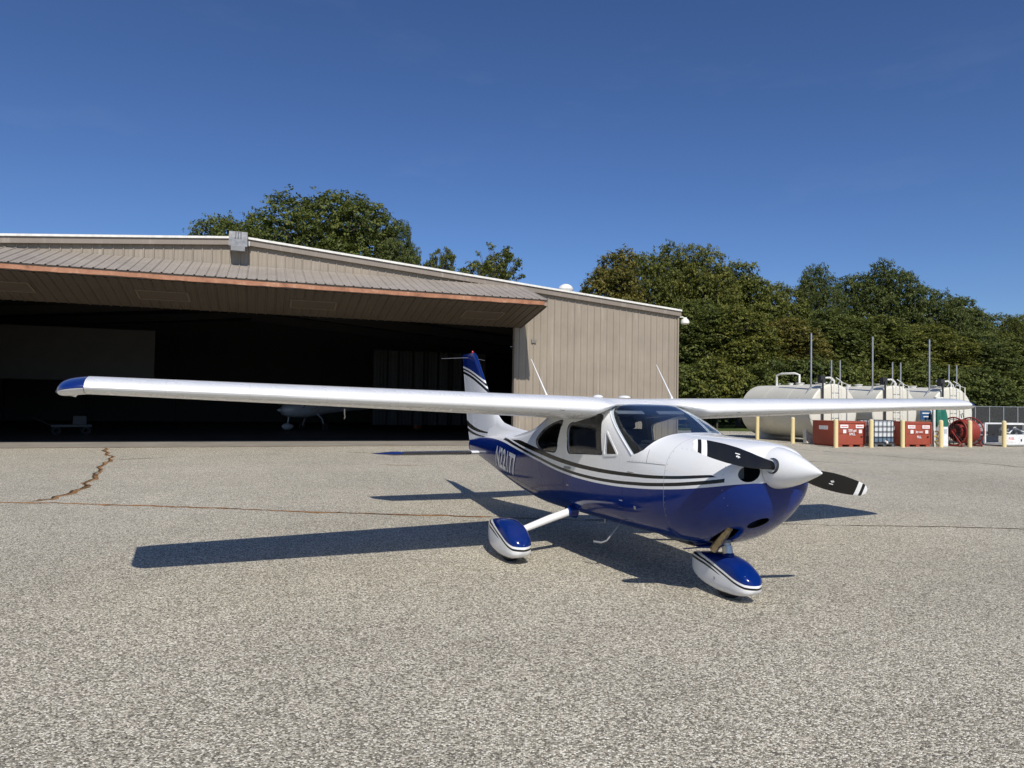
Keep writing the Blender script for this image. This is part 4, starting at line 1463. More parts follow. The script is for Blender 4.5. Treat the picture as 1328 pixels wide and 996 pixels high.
# registration on the rear fuselage
for s in (-1, 1):
    me = text_mesh('N22177', 0.385, 'registration', 0.78, 0.009, 2)
    n_ = len(me.vertices)
    cx_, cz_ = -2.09, .880
    tl = R(4.0)
    for v in me.vertices:
        u, w_ = v.co.x * (1 if s < 0 else -1), v.co.y * 1.04
        x = cx_ + u * math.cos(tl) + w_ * math.sin(tl)
        z = cz_ - u * math.sin(tl) + w_ * math.cos(tl)
        v.co = (x, s * (sidey(x, z) + .007), z)
    me.materials.append(M_WHITE)
    link(bpy.data.objects.new('registration', me), plane)

# ---- cabin
def soft_box(c, s, rot=None, w=.04, name='part', mat=M_SEAT, parent=plane):
    o = G().box(c, s, rot).build(name, mat, parent)
    return bevel(o, w, 3)
for s in (-1, 1):
    soft_box((.35, s * .27, .80), (.52, .46, .16), None, .05, 'seat_cushion')
    soft_box((.02, s * .27, 1.14), (.13, .44, .58), Matrix.Rotation(R(-10), 3, 'Y'), .05, 'seat_back')
    soft_box((-.06, s * .27, 1.50), (.09, .26, .15), Matrix.Rotation(R(-10), 3, 'Y'), .035, 'head_rest')
soft_box((-.78, 0, .78), (.46, .90, .18), None, .05, 'rear_bench')
soft_box((-1.02, 0, 1.05), (.12, .86, .34), Matrix.Rotation(R(-14), 3, 'Y'), .05, 'rear_bench_back')
G().box((.4, 0, .60), (2.6, .96, .02)).build('cabin_floor', M_DARK, plane)
soft_box((1.42, 0, 1.19), (.22, 1.0, .30), None, .04, 'instrument_panel', M_DARK)
soft_box((1.50, 0, 1.345), (.36, .92, .03), Matrix.Rotation(R(4), 3, 'Y'), .012, 'glare_shield', M_DARK)
for s in (-1, 1):
    g = G(); g.tube([(1.30, s * .27, 1.20), (1.02, s * .27, 1.21)], .014, 8)
    g.tube([(1.02, s * .27 - .14, 1.27), (1.02, s * .27 - .12, 1.20), (1.02, s * .27, 1.19), (1.02, s * .27 + .12, 1.20), (1.02, s * .27 + .14, 1.27)], .015, 8)
    g.build('control_yoke', M_DARK, plane, smooth=50)
    soft_box((.83, s * .26, 1.635), (.07, .34, .012), Matrix.Rotation(R(24), 3, 'Y'), .005, 'sun_visor', simple('visor', (0.20, 0.21, 0.23), .5))

# ================================================================== TANK FARM
TRZ = 0.2838
M_CREAM = metal_wall('tank_cream', (0.66, 0.635, 0.54), 0.05, 0.45, 0.25, (0.50, 0.45, 0.35))
M_PIPE = simple('galvanised_pipe', (0.42, 0.43, 0.44), 0.4, 0.6)
M_WPIPE = simple('white_pipe', (0.70, 0.69, 0.64), 0.5)
M_BLKPIPE = simple('black_pipe', (0.03, 0.03, 0.03), 0.5)
def tw(base, x, y, z=0.0):
    v = Matrix.Rotation(TRZ, 3, 'Z') @ Vector((x, y, z))
    return Vector((base[0] + v.x, base[1] + v.y, v.z))
T_BASE = [(15.25, 33.1), (18.72, 34.11), (22.12, 35.1)]
T_LAB = ['cream horizontal fuel tank nearest the hangar with a gooseneck pipe on top',
         'cream horizontal fuel tank standing between the two other tanks',
         'cream horizontal fuel tank farthest from the hangar, behind the hose reel']
TR, TZ, TL = 1.34, 1.50, 5.4
def tank(i):
    b = T_BASE[i]
    t = empty('fuel_tank', (b[0], b[1], 0), TRZ, T_LAB[i], 'fuel tank', 'fuel tanks in a row')
    g = G()
    g.lathe([(0.0, TR - .012), (0.0, TR), (TL * .25, TR), (TL * .5, TR), (TL * .75, TR), (TL, TR), (TL, TR - .012)], 64, 'y', (0, 0, TZ))
    g.build('shell', M_CREAM, t, smooth=40)
    for y0, s in ((0.0, -1), (TL, 1)):
        g = G(); g.lathe([(y0 + s * .0, TR - .010), (y0 + s * .03, TR - .03), (y0 + s * .045, TR - .12), (y0 + s * .055, TR * .5), (y0 + s * .06, 0)], 56, 'y', (0, 0, TZ))
        g.build('end_head', M_CREAM, t, smooth=50)
    for y0 in (TL / 3, TL * 2 / 3):
        ring = [(TR * math.sin(a_), y0, TZ + TR * math.cos(a_)) for a_ in np.linspace(0, 2 * PI, 49)]
        G().tube(ring, .008, 6, caps=False).build('weld_seam', M_CREAM, t, smooth=60)
    for y0 in (.7, 4.4):
        a = [(-1.0, 0), (1.0, 0), (1.05, .75)] + [(TR * 1.0 * math.sin(q), TZ - (TR + .004) * math.cos(q)) for q in np.linspace(R(48), R(-48), 12)] + [(-1.05, .75)]
        G().prism(a, 'y', y0 - .12, y0 + .12).build('saddle', M_WPIPE, t)
    # manway and fittings on top
    top = TZ + TR
    for y0, r in ((.9, .30), (2.4, .22), (3.1, .14), (4.1, .12)):
        g = G(); g.lathe([(-.06, r * .8), (.07, r * .8), (.07, r), (.10, r), (.10, 0)], 20, 'z'); g.build('flange', M_WPIPE, t, smooth=40, loc=(.05, y0, top))
    # tall vent pipe and its brace
    G().tube([(-.80, .55, TZ + .95), (-.80, .55, 5.25)], .040, 10).build('vent_pipe', M_PIPE, t, smooth=50)
    G().tube([(-.80, .55, top - .15), (-1.25, .80, TZ + .38)], .045, 8).build('pipe_brace', M_PIPE, t, smooth=50)
    G().tube([(-.72, -.16, .35), (-.72, -.16, top + .18)], .045, 8).build('fill_pipe', M_BLKPIPE, t, smooth=50)
    G().box((-.66, .0, top + .20), (.26, .22, .36)).build('valve_box', M_BLKPIPE, t)
    for x0 in (.05, .55):
        G().tube([(x0 - .12, .25, top - .10), (x0, .18, top + .16), (x0, .18, 3.98)], .034, 8).build('short_vent_pipe', M_PIPE, t, smooth=50)
    G().tube([(-.35, .2, top - .05), (-.35, .2, top + .28), (.05, .2, top + .30), (.22, .2, top + .16), (.22, .2, top - .05)], .05, 10).build('transfer_pipe', M_WPIPE, t, smooth=50)
    # ladder on the end head
    for x0 in (-.16, .26):
        G().tube([(x0, -.26, .30), (x0, -.26, top + .10), (x0, .10, top + .30)], .022, 8).build('ladder_rail', M_WPIPE, t, smooth=50)
    for z0 in np.arange(.5, top, .30):
        G().tube([(-.16, -.26, z0), (.26, -.26, z0)], .014, 6).build('ladder_rung', M_WPIPE, t)
    G().tube([(.72, -.14, .3), (.72, -.14, top - .02), (.60, .2, top + .1)], .024, 8).build('gauge_pipe', M_WPIPE, t, smooth=50)
    if i == 0:
        G().tube([(-.2, 3.9, top - .05), (-.2, 3.9, top + .52), (-.12, 3.6, top + .60), (.15, 2.9, top + .60), (.3, 2.75, top + .52), (.3, 2.75, top - .05)], .055, 10).build('gooseneck', M_WPIPE, t, smooth=60)
    if i == 2:
        G().lathe([(0, .04), (.28, .04), (.28, .13), (.36, .13), (.40, .05), (.40, 0)], 14, 'z').build('vent_cap', M_WPIPE, t, smooth=40, loc=(-.35, .4, top - .02))
    return t
for i in range(3):
    tank(i)

# bollards
B_POS = [(12.69, 36.0), (13.23, 32.81), (13.92, 29.94), (15.70, 30.45), (17.35, 30.95), (19.42, 31.55), (21.05, 32.05), (23.05, 32.65)]
B_LAB = ['pale yellow bollard farthest back, left end of the bollard row',
         'pale yellow bollard beside the first cream tank, second from the row\'s left end',
         'pale yellow bollard at the front left corner of the first red bin',
         'pale yellow bollard between the first red bin and the caged tote',
         'pale yellow bollard at the front left corner of the second red bin',
         'pale yellow bollard beside the white dispenser cabinet',
         'pale yellow bollard standing in front of the red hose reel',
         'pale yellow bollard between the hose reel and the white cart']
M_BOL = metal_wall('bollard_yellow', (0.74, 0.61, 0.31), 0.06, 0.5, 0.3, (0.74, 0.66, 0.45))
first = None
for i, (x, y) in enumerate(B_POS):
    if first is None:
        first = empty('bollard', (x, y, 0), 0)
        G().tube([(0, 0, 0), (0, 0, 1.17)], .092, 18).build('post', M_BOL, first, smooth=40)
        G().lathe([(1.17, .092), (1.205, .08), (1.23, .05), (1.24, 0)], 18, 'z').build('cap', simple('bollard_cap', (.62, .55, .36), .7), first, smooth=60)
        o = first
    else:
        o = copy_tree(first)
        o.location = (x, y, 0)
    tag(o, B_LAB[i], 'bollard', 'bollards around the tank farm')

# red bins
M_RED = metal_wall('red_bin', (0.34, 0.072, 0.043), 0.10, 0.5, 0.25, (0.42, 0.12, 0.08))
M_STICK = simple('sticker', (0.78, 0.74, 0.72), .5)
M_STICKR = simple('sticker_red', (0.55, 0.07, 0.06), .5)
M_TXT = simple('stencil_white', (0.78, 0.76, 0.74), .6)
def flat_text(txt, size, loc, parent, mat, name='lettering', sx=1.0, rz=0):
    me = text_mesh(txt, size, name, sx, .003)
    me.materials.append(mat)
    o = link(bpy.data.objects.new(name, me), parent)
    o.location = loc
    o.rotation_euler = (R(90), 0, rz)
    return o
def red_bin(base, label, lines, back):
    t = empty('red_bin', (base[0], base[1], 0), TRZ, label, 'storage bin', 'red steel bins')
    W, D, H = 1.50, 1.55, 1.10
    body = G().box((W / 2, D / 2, .10 + (H - .10) / 2), (W, D, H - .10)).build('body', M_RED, t)
    bevel(body, .015, 2)
    for x in (.0, W - .06):
        G().box((x + .03, -.015, .10 + (H - .1) / 2), (.06, .04, H - .12)).build('corner_post', M_RED, t)
    G().box((W / 2, -.012, H - .03), (W - .13, .035, .06)).build('top_rail', M_RED, t)
    G().box((W / 2, -.012, .60), (W - .13, .02, .025)).build('seam', M_RED, t)
    G().box((W / 2, D / 2, H + .012), (W + .04, D + .04, .03)).build('lid', M_RED, t)
    for x in (.18, W / 2, W - .18):
        G().box((x, D / 2, .05), (.20, D - .04, .10)).build('skid', M_RED, t)
    for x in (.34, W - .34):
        G().box((x, -.028, H - .20), (.42, .008, .15)).build('sticker', M_STICK, t)
        G().box((x, -.034, H - .20), (.32, .003, .03)).build('sticker_line', M_STICKR, t)
    for x in (.36, W - .30):
        G().box((x, -.028, H - .42), (.17, .008, .16)).build('sticker', M_STICK, t)
    for k_, (txt, sz, z) in enumerate(lines):
        flat_text(txt, sz, (W / 2 + .02, -.030, z), t, M_TXT)
    G().box((-.006, D * .55, H - .28), (.008, .55, .17)).build('sticker', M_STICK, t)
    G().box((W - .22, -.02, .45), (.09, .03, .05)).build('drain_plug', simple('plug_black', (.02, .02, .02), .6), t)
    return t
red_bin((14.22, 30.45), 'red steel bin with two lines of white lettering, left of the caged tote', [('200 gal', .15, .72), ('SPILL', .15, .56)], 0)
red_bin((17.72, 31.42), 'red steel bin with one word low on its front, beside the white dispenser', [('Jay out', .14, .68), ('FILL', .15, .44)], 1)

# caged tote
ib = empty('caged_tote', (*tw((16.15, 31.05), 0, 0)[:2], 0), TRZ, 'white plastic tote in a wire cage on a pallet between the red bins', 'tote')
W, D = 1.15, 1.0
bevel(G().box((W / 2, D / 2, .66), (W - .08, D - .08, .98)).build('bottle', simple('tote_plastic', (0.66, 0.68, 0.68), .45), ib), .05, 3)
bevel(G().box((W / 2, D / 2, .32), (W - .07, D - .07, .30)).build('liquid_band', simple('tote_blue', (0.14, 0.20, 0.27), .4), ib), .04, 3)
M_CAGE = simple('cage_steel', (0.05, 0.055, 0.065), .45, .4)
for x in np.linspace(0, W, 6):
    for y in (-.012, D + .012):
        G().tube([(x, y, .17), (x, y, 1.18)], .014, 6).build('cage_bar', M_CAGE, ib)
for y in np.linspace(.17, D - .17, 4):
    for x in (-.012, W + .012):
        G().tube([(x, y, .17), (x, y, 1.18)], .014, 6).build('cage_bar', M_CAGE, ib)
for z in (.20, .44, .68, .92, 1.17):
    G().tube([(-.012, -.012, z), (W + .012, -.012, z), (W + .012, D + .012, z), (-.012, D + .012, z), (-.012, -.012, z)], .016, 6).build('cage_hoop', M_CAGE, ib)
for x in (.10, W / 2, W - .10):
    G().box((x, D / 2, .05), (.14, D, .10)).build('pallet_foot', M_GALV, ib)
G().box((W / 2, D / 2, .125), (W, D, .03)).build('pallet_deck', M_GALV, ib)
G().tube([(W / 2, -.02, .24), (W / 2, -.12, .22), (W / 2, -.14, .16)], .045, 12).build('drain_valve', M_STICK, ib, smooth=50)

# dispenser cabinet with green cover
dp = empty('dispenser', (*tw((19.62, 32.05), 0, 0)[:2], 0), TRZ, 'white dispenser cabinet with a green fabric cover over its top', 'dispenser')
bevel(G().box((.28, .22, .50), (.56, .44, 1.0)).build('cabinet', simple('cabinet_white', (.74, .76, .76), .4), dp), .02, 2)
G().box((.28, -.006, .48), (.50, .012, .86)).build('cabinet_door', simple('cabinet_white', (.74, .76, .76), .4), dp)
G().box((.38, -.016, .70), (.16, .008, .20)).build('notice', simple('notice_grey', (.42, .45, .46), .6), dp)
g = G()
rows = []
rnd = random.Random(8)
for z, k_ in ((.92, 1.10), (1.1, 1.16), (1.35, 1.10), (1.55, 1.0), (1.72, .86), (1.78, .5), (1.79, .02)):
    row = []
    for a in np.linspace(0, 2 * PI, 32, endpoint=False):
        e = .45
        f = 1 + .05 * math.sin(a * 7 + z * 2) + rnd.uniform(-.012, .012)
        row.append((.28 + .27 * k_ * f * math.copysign(abs(math.cos(a)) ** e, math.cos(a)), .22 + .22 * k_ * f * math.copysign(abs(math.sin(a)) ** e, math.sin(a)), z))
    rows.append(row)
g.grid(rows, True).build('cover', simple('green_tarp', (0.015, 0.13, 0.085), .45, var=.25, scale=3), dp, smooth=60)
G().tube([(-.16, .1, 0), (-.16, .1, 1.75)], .06, 12).build('stand_pipe', M_WPIPE, dp, smooth=50)

sg = empty('blue_sign', (*tw((19.35, 32.6), 0, 0)[:2], 0), TRZ, 'small blue notice sign on a post above the second red bin', 'sign')
G().tube([(0, .03, 0), (0, .03, 1.62)], .025, 8).build('post', M_PIPE, sg)
G().box((0, 0, 1.42), (.62, .02, .42)).build('panel', simple('sign_blue', (0.025, 0.085, 0.20), .5), sg)
for z, w_ in ((1.52, .42), (1.36, .30)):
    G().box((0, -.013, z), (w_, .006, .05)).build('text_line', M_TXT, sg)
cb = empty('control_box', (*tw((21.15, 34.55), 0, 0)[:2], 0), TRZ, 'white control box on a pole in front of the farthest cream tank', 'control box')
G().tube([(0, .06, 0), (0, .06, 2.3)], .03, 8).build('pole', M_PIPE, cb)
bevel(G().box((0, 0, 2.12), (.46, .16, .40)).build('box', M_WTRIM, cb), .015, 2)
G().box((.04, -.086, 2.15), (.24, .01, .06)).build('display', M_BLKPIPE, cb)

# yellow hose beside the dispenser
pts = []
for t in np.linspace(0, 1, 40):
    a = t * 4.5 * PI
    pts.append((19.30 + .10 * math.sin(a) + .1 * t, 31.75 + .05 * math.cos(a), .08 + .62 * (1 - t) + .05 * math.sin(a * 1.3)))
hs = G().tube(pts, .028, 8).build('yellow_hose', simple('hose_yellow', (.62, .46, .10), .5), smooth=60)
tag(hs, 'loose yellow hose hanging beside the white dispenser cabinet', 'hose')

# hose reel
rl = empty('hose_reel', (*tw((20.62, 32.55), 0, 0)[:2], 0), TRZ + .10, 'big red hose reel drum with open spoked flanges', 'hose reel')
M_REEL = metal_wall('reel_red', (0.22, 0.026, 0.020), 0.12, 0.45, 0.1)
M_HOSE = simple('red_hose', (0.28, 0.035, 0.022), .55)
RZ_, RR_ = .70, .64
for x0 in (.0, 1.15):
    g = G()
    ring = [(x0, RR_ * math.sin(a), RZ_ + RR_ * math.cos(a)) for a in np.linspace(0, 2 * PI, 41)]
    g.tube(ring, .035, 8, caps=False)
    fl_ = g.build('flange_ring', M_REEL, rl, smooth=60)
    for a in np.linspace(0, 2 * PI, 16, endpoint=False):
        G().tube([(x0, .10 * math.sin(a), RZ_ + .10 * math.cos(a)), (x0, .62 * math.sin(a), RZ_ + .62 * math.cos(a))], .014, 6).build('spoke', simple('spoke_dark', (.05, .02, .018), .5), fl_)
    G().lathe([(x0 - .04, .0), (x0 - .04, .12), (x0 + .04, .12), (x0 + .04, 0)], 18, 'x', (0, 0, RZ_)).build('hub', M_REEL, rl, smooth=40)
g = G()
g.lathe([(.0, .34), (1.15, .34)], 32, 'x', (0, 0, RZ_))
g.build('drum', M_REEL, rl, smooth=50)
for i, x0 in enumerate(np.arange(.40, 1.11, .075)):
    g = G(); g.tube([(x0, (.50 + .015 * (i % 3)) * math.sin(a), RZ_ + (.50 + .015 * (i % 3)) * math.cos(a)) for a in np.linspace(0, 2 * PI, 33)], .042, 8, caps=False)
    g.build('hose_turn', M_HOSE, rl, smooth=60)
for x0 in (-.10, 1.25):
    G().tube([(x0, -.5, .04), (x0, 0, RZ_), (x0, .5, .04), (x0, -.5, .04)], .035, 8).build('stand_frame', M_REEL, rl)
G().tube([(.55, 0, RZ_ + .62), (.50, 0, RZ_ + .80), (.62, 0, RZ_ + .84), (.70, 0, RZ_ + .66)], .02, 8).build('hose_guide', M_BLKPIPE, rl, smooth=50)

# grey cabinet, white post and white cart at the right
gb = empty('grey_cabinet', (*tw((23.2, 34.6), 0, 0)[:2], 0), TRZ, 'plain grey steel cabinet behind the red hose reel', 'cabinet')
bevel(G().box((.6, .3, .52), (1.3, .6, .98)).build('cabinet_body', simple('cabinet_grey', (.33, .35, .37), .5), gb), .02, 2)
G().box((.6, -.01, .52), (1.18, .015, .86)).build('cabinet_door', simple('cabinet_grey', (.33, .35, .37), .5), gb)
G().box((.28, -.022, .74), (.20, .01, .07)).build('plate', M_STICK, gb)
wp = empty('white_post', (*tw((22.05, 34.3), 0, 0)[:2], 0), 0, 'thin white post rising behind the red hose reel', 'post')
G().tube([(0, 0, 0), (0, 0, 1.62)], .05, 12).build('shaft', M_WPIPE, wp, smooth=50)
G().lathe([(1.62, .05), (1.66, .06), (1.70, .03), (1.70, 0)], 12, 'z').build('cap', M_WPIPE, wp)
wc = empty('equipment_cart', (*tw((23.35, 33.05), 0, 0)[:2], 0), TRZ, 'white framed equipment cart with machinery at the right edge', 'cart')
M_CW = simple('cart_paint', (.74, .74, .73), .45)
G().box((1.2, 0, .34), (2.4, .04, .46)).build('front_panel', M_CW, wc)
G().box((1.2, .5, .10), (2.5, 1.0, .08)).build('chassis', M_CW, wc)
for x in (0, 2.4):
    for y in (0, 1.0):
        G().box((x, y, .60), (.07, .07, 1.0)).build('frame_post', M_CW, wc)
for y in (0, 1.0):
    G().box((1.2, y, 1.07), (2.47, .08, .07)).build('frame_rail', M_CW, wc)
G().box((1.2, .9, .75), (2.2, .05, .55)).build('back_panel', M_BLKPIPE, wc)
G().box((.40, -.026, .38), (.52, .012, .34)).build('sign_panel', M_STICK, wc)
flat_text('FUEL', .17, (.40, -.034, .38), wc, M_STICKR)
G().box((1.02, -.024, .30), (.08, .01, .12)).build('catch', M_BLKPIPE, wc)
for k_, (x, r, h) in enumerate(((.35, .10, .35), (.75, .13, .26), (1.25, .09, .38), (1.7, .14, .22))):
    G().lathe([(0, r), (h * .7, r), (h * .8, r * .5), (h, r * .5), (h, 0)], 14, 'z').build('pump', (M_GALV, M_PIPE)[k_ % 2], wc, smooth=40, loc=(x, .45, .57))
G().tube([(.2, .3, .75), (.6, .25, .62), (1.0, .3, .9), (1.5, .28, .70), (1.9, .3, .8)], .03, 8).build('hose', M_WPIPE, wc, smooth=60)
for x in (.4, 2.0):
    G().lathe([(-.05, .02), (-.05, .06), (.05, .06), (.05, .02)], 14, 'y').build('wheel', M_BLKPIPE, wc, loc=(x, .5, .062))

# chain-link fence with dark windscreen behind
fe = empty('chain_link_fence', (29.0, 46.5, 0), R(4), 'grey chain-link fence with dark screen mesh behind the equipment cart', 'fence')
k = NT('fence_mesh')
o = k.obj()
x, y, z = k.sep(o)
a = k.math('FRACT', k.math('MULTIPLY', k.math('ADD', x, z), 14.0)); b = k.math('FRACT', k.math('MULTIPLY', k.math('SUBTRACT', x, z), 14.0))
wire = k.math('MAXIMUM', k.math('LESS_THAN', a, .13), k.math('LESS_THAN', b, .13))
al = k.math('MAXIMUM', wire, 0.62)
k.fin(k.mix(wire, (0.012, 0.014, 0.013), (0.09, 0.095, 0.095)), .7)
k.set(k.p.inputs['Alpha'], al)
M_FENCE = k.m
for i in range(16):
    G().box((i * 1.0 + .5, 0, 1.0), (.985, .006, 1.85)).build('mesh_panel', M_FENCE, fe)
for i in range(17):
    G().tube([(i * 1.0, 0, -.05), (i * 1.0, 0, 1.98)], .028, 8).build('fence_post', M_PIPE, fe)
for i in range(16):
    G().tube([(i * 1.0, 0, 1.95), (i * 1.0 + 1.0, 0, 1.95)], .02, 6).build('top_rail', M_PIPE, fe)

# ================================================================== TREES
def leaf_material(name, c_dark, c_mid, c_light, trans=0.35):
    k = NT(name)
    att = k.n('ShaderNodeAttribute', attribute_name='leaf')
    v = att.outputs['Fac']
    oi = k.n('ShaderNodeObjectInfo')
    n = k.noise(k.obj(), 0.55, 3, 0.6)
    f = k.math('ADD', k.math('MULTIPLY', v, 0.55), k.math('MULTIPLY', n, 0.45))
    c = k.ramp(f, [(0.22, c_dark), (0.5, c_mid), (0.80, c_light)])
    c = k.mix(0.65, c, oi.outputs['Color'], 'MULTIPLY')
    k.fin(c, 0.55, spec=0.3)
    tl = k.n('ShaderNodeBsdfTranslucent')
    k.set(tl.inputs[0], c)
    ms = k.n('ShaderNodeMixShader'); ms.inputs[0].default_value = trans
    k.t.links.new(k.p.outputs[0], ms.inputs[1]); k.t.links.new(tl.outputs[0], ms.inputs[2])
    k.t.links.new(ms.outputs[0], k.out.inputs['Surface'])
    return k.m
M_LEAF = leaf_material('foliage', (0.032, 0.045, 0.011), (0.092, 0.116, 0.026), (0.200, 0.215, 0.060))
M_BARK = simple('bark', (0.085, 0.070, 0.055), 0.95, var=.3, scale=5, bump=.8, bscale=14)

def crown_mesh(name, rs, lobes, n_leaves, size, shell=(0.55, 1.05)):
    """lobes: (cx,cy,cz,rx,ry,rz). Leaf-sized faces in sprays through every lobe."""
    rng = np.random.default_rng(rs)
    lob = np.array(lobes)
    vol = lob[:, 3] * lob[:, 4] + lob[:, 3] * lob[:, 5]
    n_cl = n_leaves // 9
    idx = rng.choice(len(lob), n_cl, p=vol / vol.sum())
    d = rng.normal(size=(n_cl, 3)); d /= np.linalg.norm(d, axis=1)[:, None]
    d[:, 2] = np.where(d[:, 2] < -.55, -d[:, 2], d[:, 2])
    rad = rng.uniform(shell[0], shell[1], n_cl) ** .6
    # lumpy outline
    rad *= 1 + .16 * np.sin(d[:, 0] * 7 + idx * 1.7) * np.sin(d[:, 1] * 6 + idx) + rng.normal(0, .05, n_cl)
    cc = lob[idx, :3] + d * lob[idx, 3:] * rad[:, None]
    tone_c = rng.uniform(0, 1, n_cl) * .55 + .25 * (rad > .9)
    k = 9
    c = np.repeat(cc, k, 0) + rng.normal(0, 1, (n_cl * k, 3)) * np.array([.50, .50, .26]) * size * 1.25
    dd = np.repeat(d, k, 0)
    n = len(c)
    nrm = dd * .7 + rng.normal(0, .55, (n, 3)) + np.array([0, 0, .55])
    nrm /= np.linalg.norm(nrm, axis=1)[:, None]
    t = np.cross(nrm, rng.normal(size=(n, 3))); t /= np.linalg.norm(t, axis=1)[:, None] + 1e-9
    b = np.cross(nrm, t)
    s = size * rng.uniform(.6, 1.25, n)[:, None]
    v = np.stack([c - t * s * .55, c + b * s * .34 + nrm * s * .08, c + t * s * .60, c - b * s * .34 + nrm * s * .08], 1).reshape(-1, 3)
    me = bpy.data.meshes.new(name)
    me.vertices.add(n * 4); me.loops.add(n * 4); me.polygons.add(n)
    me.vertices.foreach_set('co', v.astype(np.float32).ravel())
    me.loops.foreach_set('vertex_index', np.arange(n * 4, dtype=np.int32))
    me.polygons.foreach_set('loop_start', np.arange(0, n * 4, 4, dtype=np.int32))
    at = me.attributes.new('leaf', 'FLOAT', 'FACE')
    at.data.foreach_set('value', (np.repeat(tone_c, k) + rng.uniform(0, .35, n)).clip(0, 1).astype(np.float32))
    me.update(calc_edges=True)
    me.materials.append(M_LEAF)
    return me

def trunk_mesh(name, rs, h, r0, lobes, lean=0.0):
    rnd = random.Random(rs)
    g = G()
    top = h * .72
    pts = []
    x = y = 0.0
    for i in range(8):
        t = i / 7
        pts.append((x, y, -.3 + (top + .3) * t))
        x += rnd.gauss(lean, .12) * .5; y += rnd.gauss(0, .12) * .5
    g.tube(pts, [r0 * (1.25 if i == 0 else 1 - .8 * i / 7) for i in range(8)], 10)
    for (cx, cy, cz, rx, ry, rz) in lobes:
        b = Vector(pts[min(7, max(2, int(7 * min(1, (cz - rz * .9) / top))))])
        e = Vector((cx, cy, cz))
        m = b.lerp(e, .5) + Vector((rnd.gauss(0, .3), rnd.gauss(0, .3), -.25))
        g.tube([b, m, e], [r0 * .34, r0 * .22, r0 * .06], 7)
        for _ in range(3):
            q = e + Vector((rnd.uniform(-1, 1) * rx, rnd.uniform(-1, 1) * ry, rnd.uniform(-.2, .9) * rz)) * .8
            g.tube([m, (m + q) / 2 + Vector((0, 0, .2)), q], [r0 * .14, r0 * .09, r0 * .025], 5)
    me = g.mesh(name, False)
    me.materials.append(M_BARK)
    smooth_mesh(me, 60)
    return me

def lobes_for(rs, h, w, kind):
    rnd = random.Random(rs)
    L = []
    if kind in ('broad', 'tall'):
        # lobes packed over a dome, so that the crown closes into one rounded, lumpy mass
        n, zc, rx, rz, lr, lz = (30, .50, .36, .36, .150, .115) if kind == 'broad' else (20, .52, .31, .38, .205, .105)
        for i in range(n):
            u = (i + .5) / n
            el = math.asin(-.45 + 1.45 * u)
            a = i * 2.39996 + rnd.uniform(-.25, .25)
            q = rnd.uniform(.82, 1.08)
            L.append((w * rx * math.cos(el) * math.cos(a) * q, w * rx * math.cos(el) * math.sin(a) * q, h * (zc + rz * math.sin(el) * q),
                      w * lr * rnd.uniform(.75, 1.3), w * lr * rnd.uniform(.75, 1.3), h * lz * rnd.uniform(.75, 1.2)))
        L.append((0, 0, h * zc, w * rx * .8, w * rx * .8, h * rz * .8))
    elif kind == 'sparse':
        for i in range(90):
            a = i * 2.39996; q = math.sqrt(rnd.random())
            zz = h * (.95 - .22 * q ** 2.2) * (1 - .20 * rnd.random() ** 1.6)
            r_ = rnd.uniform(.030, .062)
            L.append((w * .45 * q * math.cos(a), w * .45 * q * math.sin(a), zz, w * r_, w * r_, h * r_ * .55))
    else:  # shrub
        for i in range(8):
            a = i * 2.4; q = w * rnd.uniform(.0, .32)
            L.append((q * math.cos(a), q * math.sin(a), h * rnd.uniform(.30, .72), w * rnd.uniform(.18, .26), w * rnd.uniform(.18, .26), h * rnd.uniform(.2, .28)))
    return L

PROTO = {}
def proto(kind, var, h, w, n, size):
    key = (kind, var)
    if key not in PROTO:
        rs = hash(kind) % 97 if False else {'broad': 11, 'tall': 23, 'sparse': 37, 'shrub': 51}[kind] + var * 7
        L = np.array(lobes_for(rs, h, w, kind))
        # normalise the crown: centred, w wide, h tall
        lo, hi = (L[:, :3] - L[:, 3:] * .92).min(0), (L[:, :3] + L[:, 3:] * .92).max(0)
        cx, cy = (lo[0] + hi[0]) / 2, (lo[1] + hi[1]) / 2
        L[:, 0] -= cx; L[:, 1] -= cy
        for ax in (0, 1):
            q = w / (hi[ax] - lo[ax]); L[:, ax] *= q; L[:, 3 + ax] *= q
        q = h / hi[2]; L[:, 2] *= q; L[:, 5] *= q
        L = [tuple(map(float, r)) for r in L]
        PROTO[key] = (crown_mesh('crown', rs, L, n, size), trunk_mesh('trunk', rs, h, {'broad': .55, 'tall': .30, 'sparse': .22, 'shrub': .10}[kind], L), h)
    return PROTO[key]

def tree(x, y, h, kind, var, label, tint=(1, 1, 1), rz=0.0, wide=1.0, name='tree', z=0.0, group='trees beyond the tarmac'):
    H0, W0, N, S = {'broad': (20, 20, 72000, .27), 'tall': (17, 10.5, 42000, .25), 'sparse': (18, 11, 8000, .27), 'shrub': (5, 6, 14000, .20)}[kind]
    cm, tm, _ = proto(kind, var, H0, W0, N, S)
    e = empty(name, (x, y, z - .05), rz, label, 'shrub' if kind == 'shrub' else 'tree', group)
    s = h / H0
    e.scale = (s * wide, s * wide, s)
    c = link(bpy.data.objects.new('crown', cm), e)
    c.color = (*tint, 1)
    link(bpy.data.objects.new('trunk', tm), e)
    return e

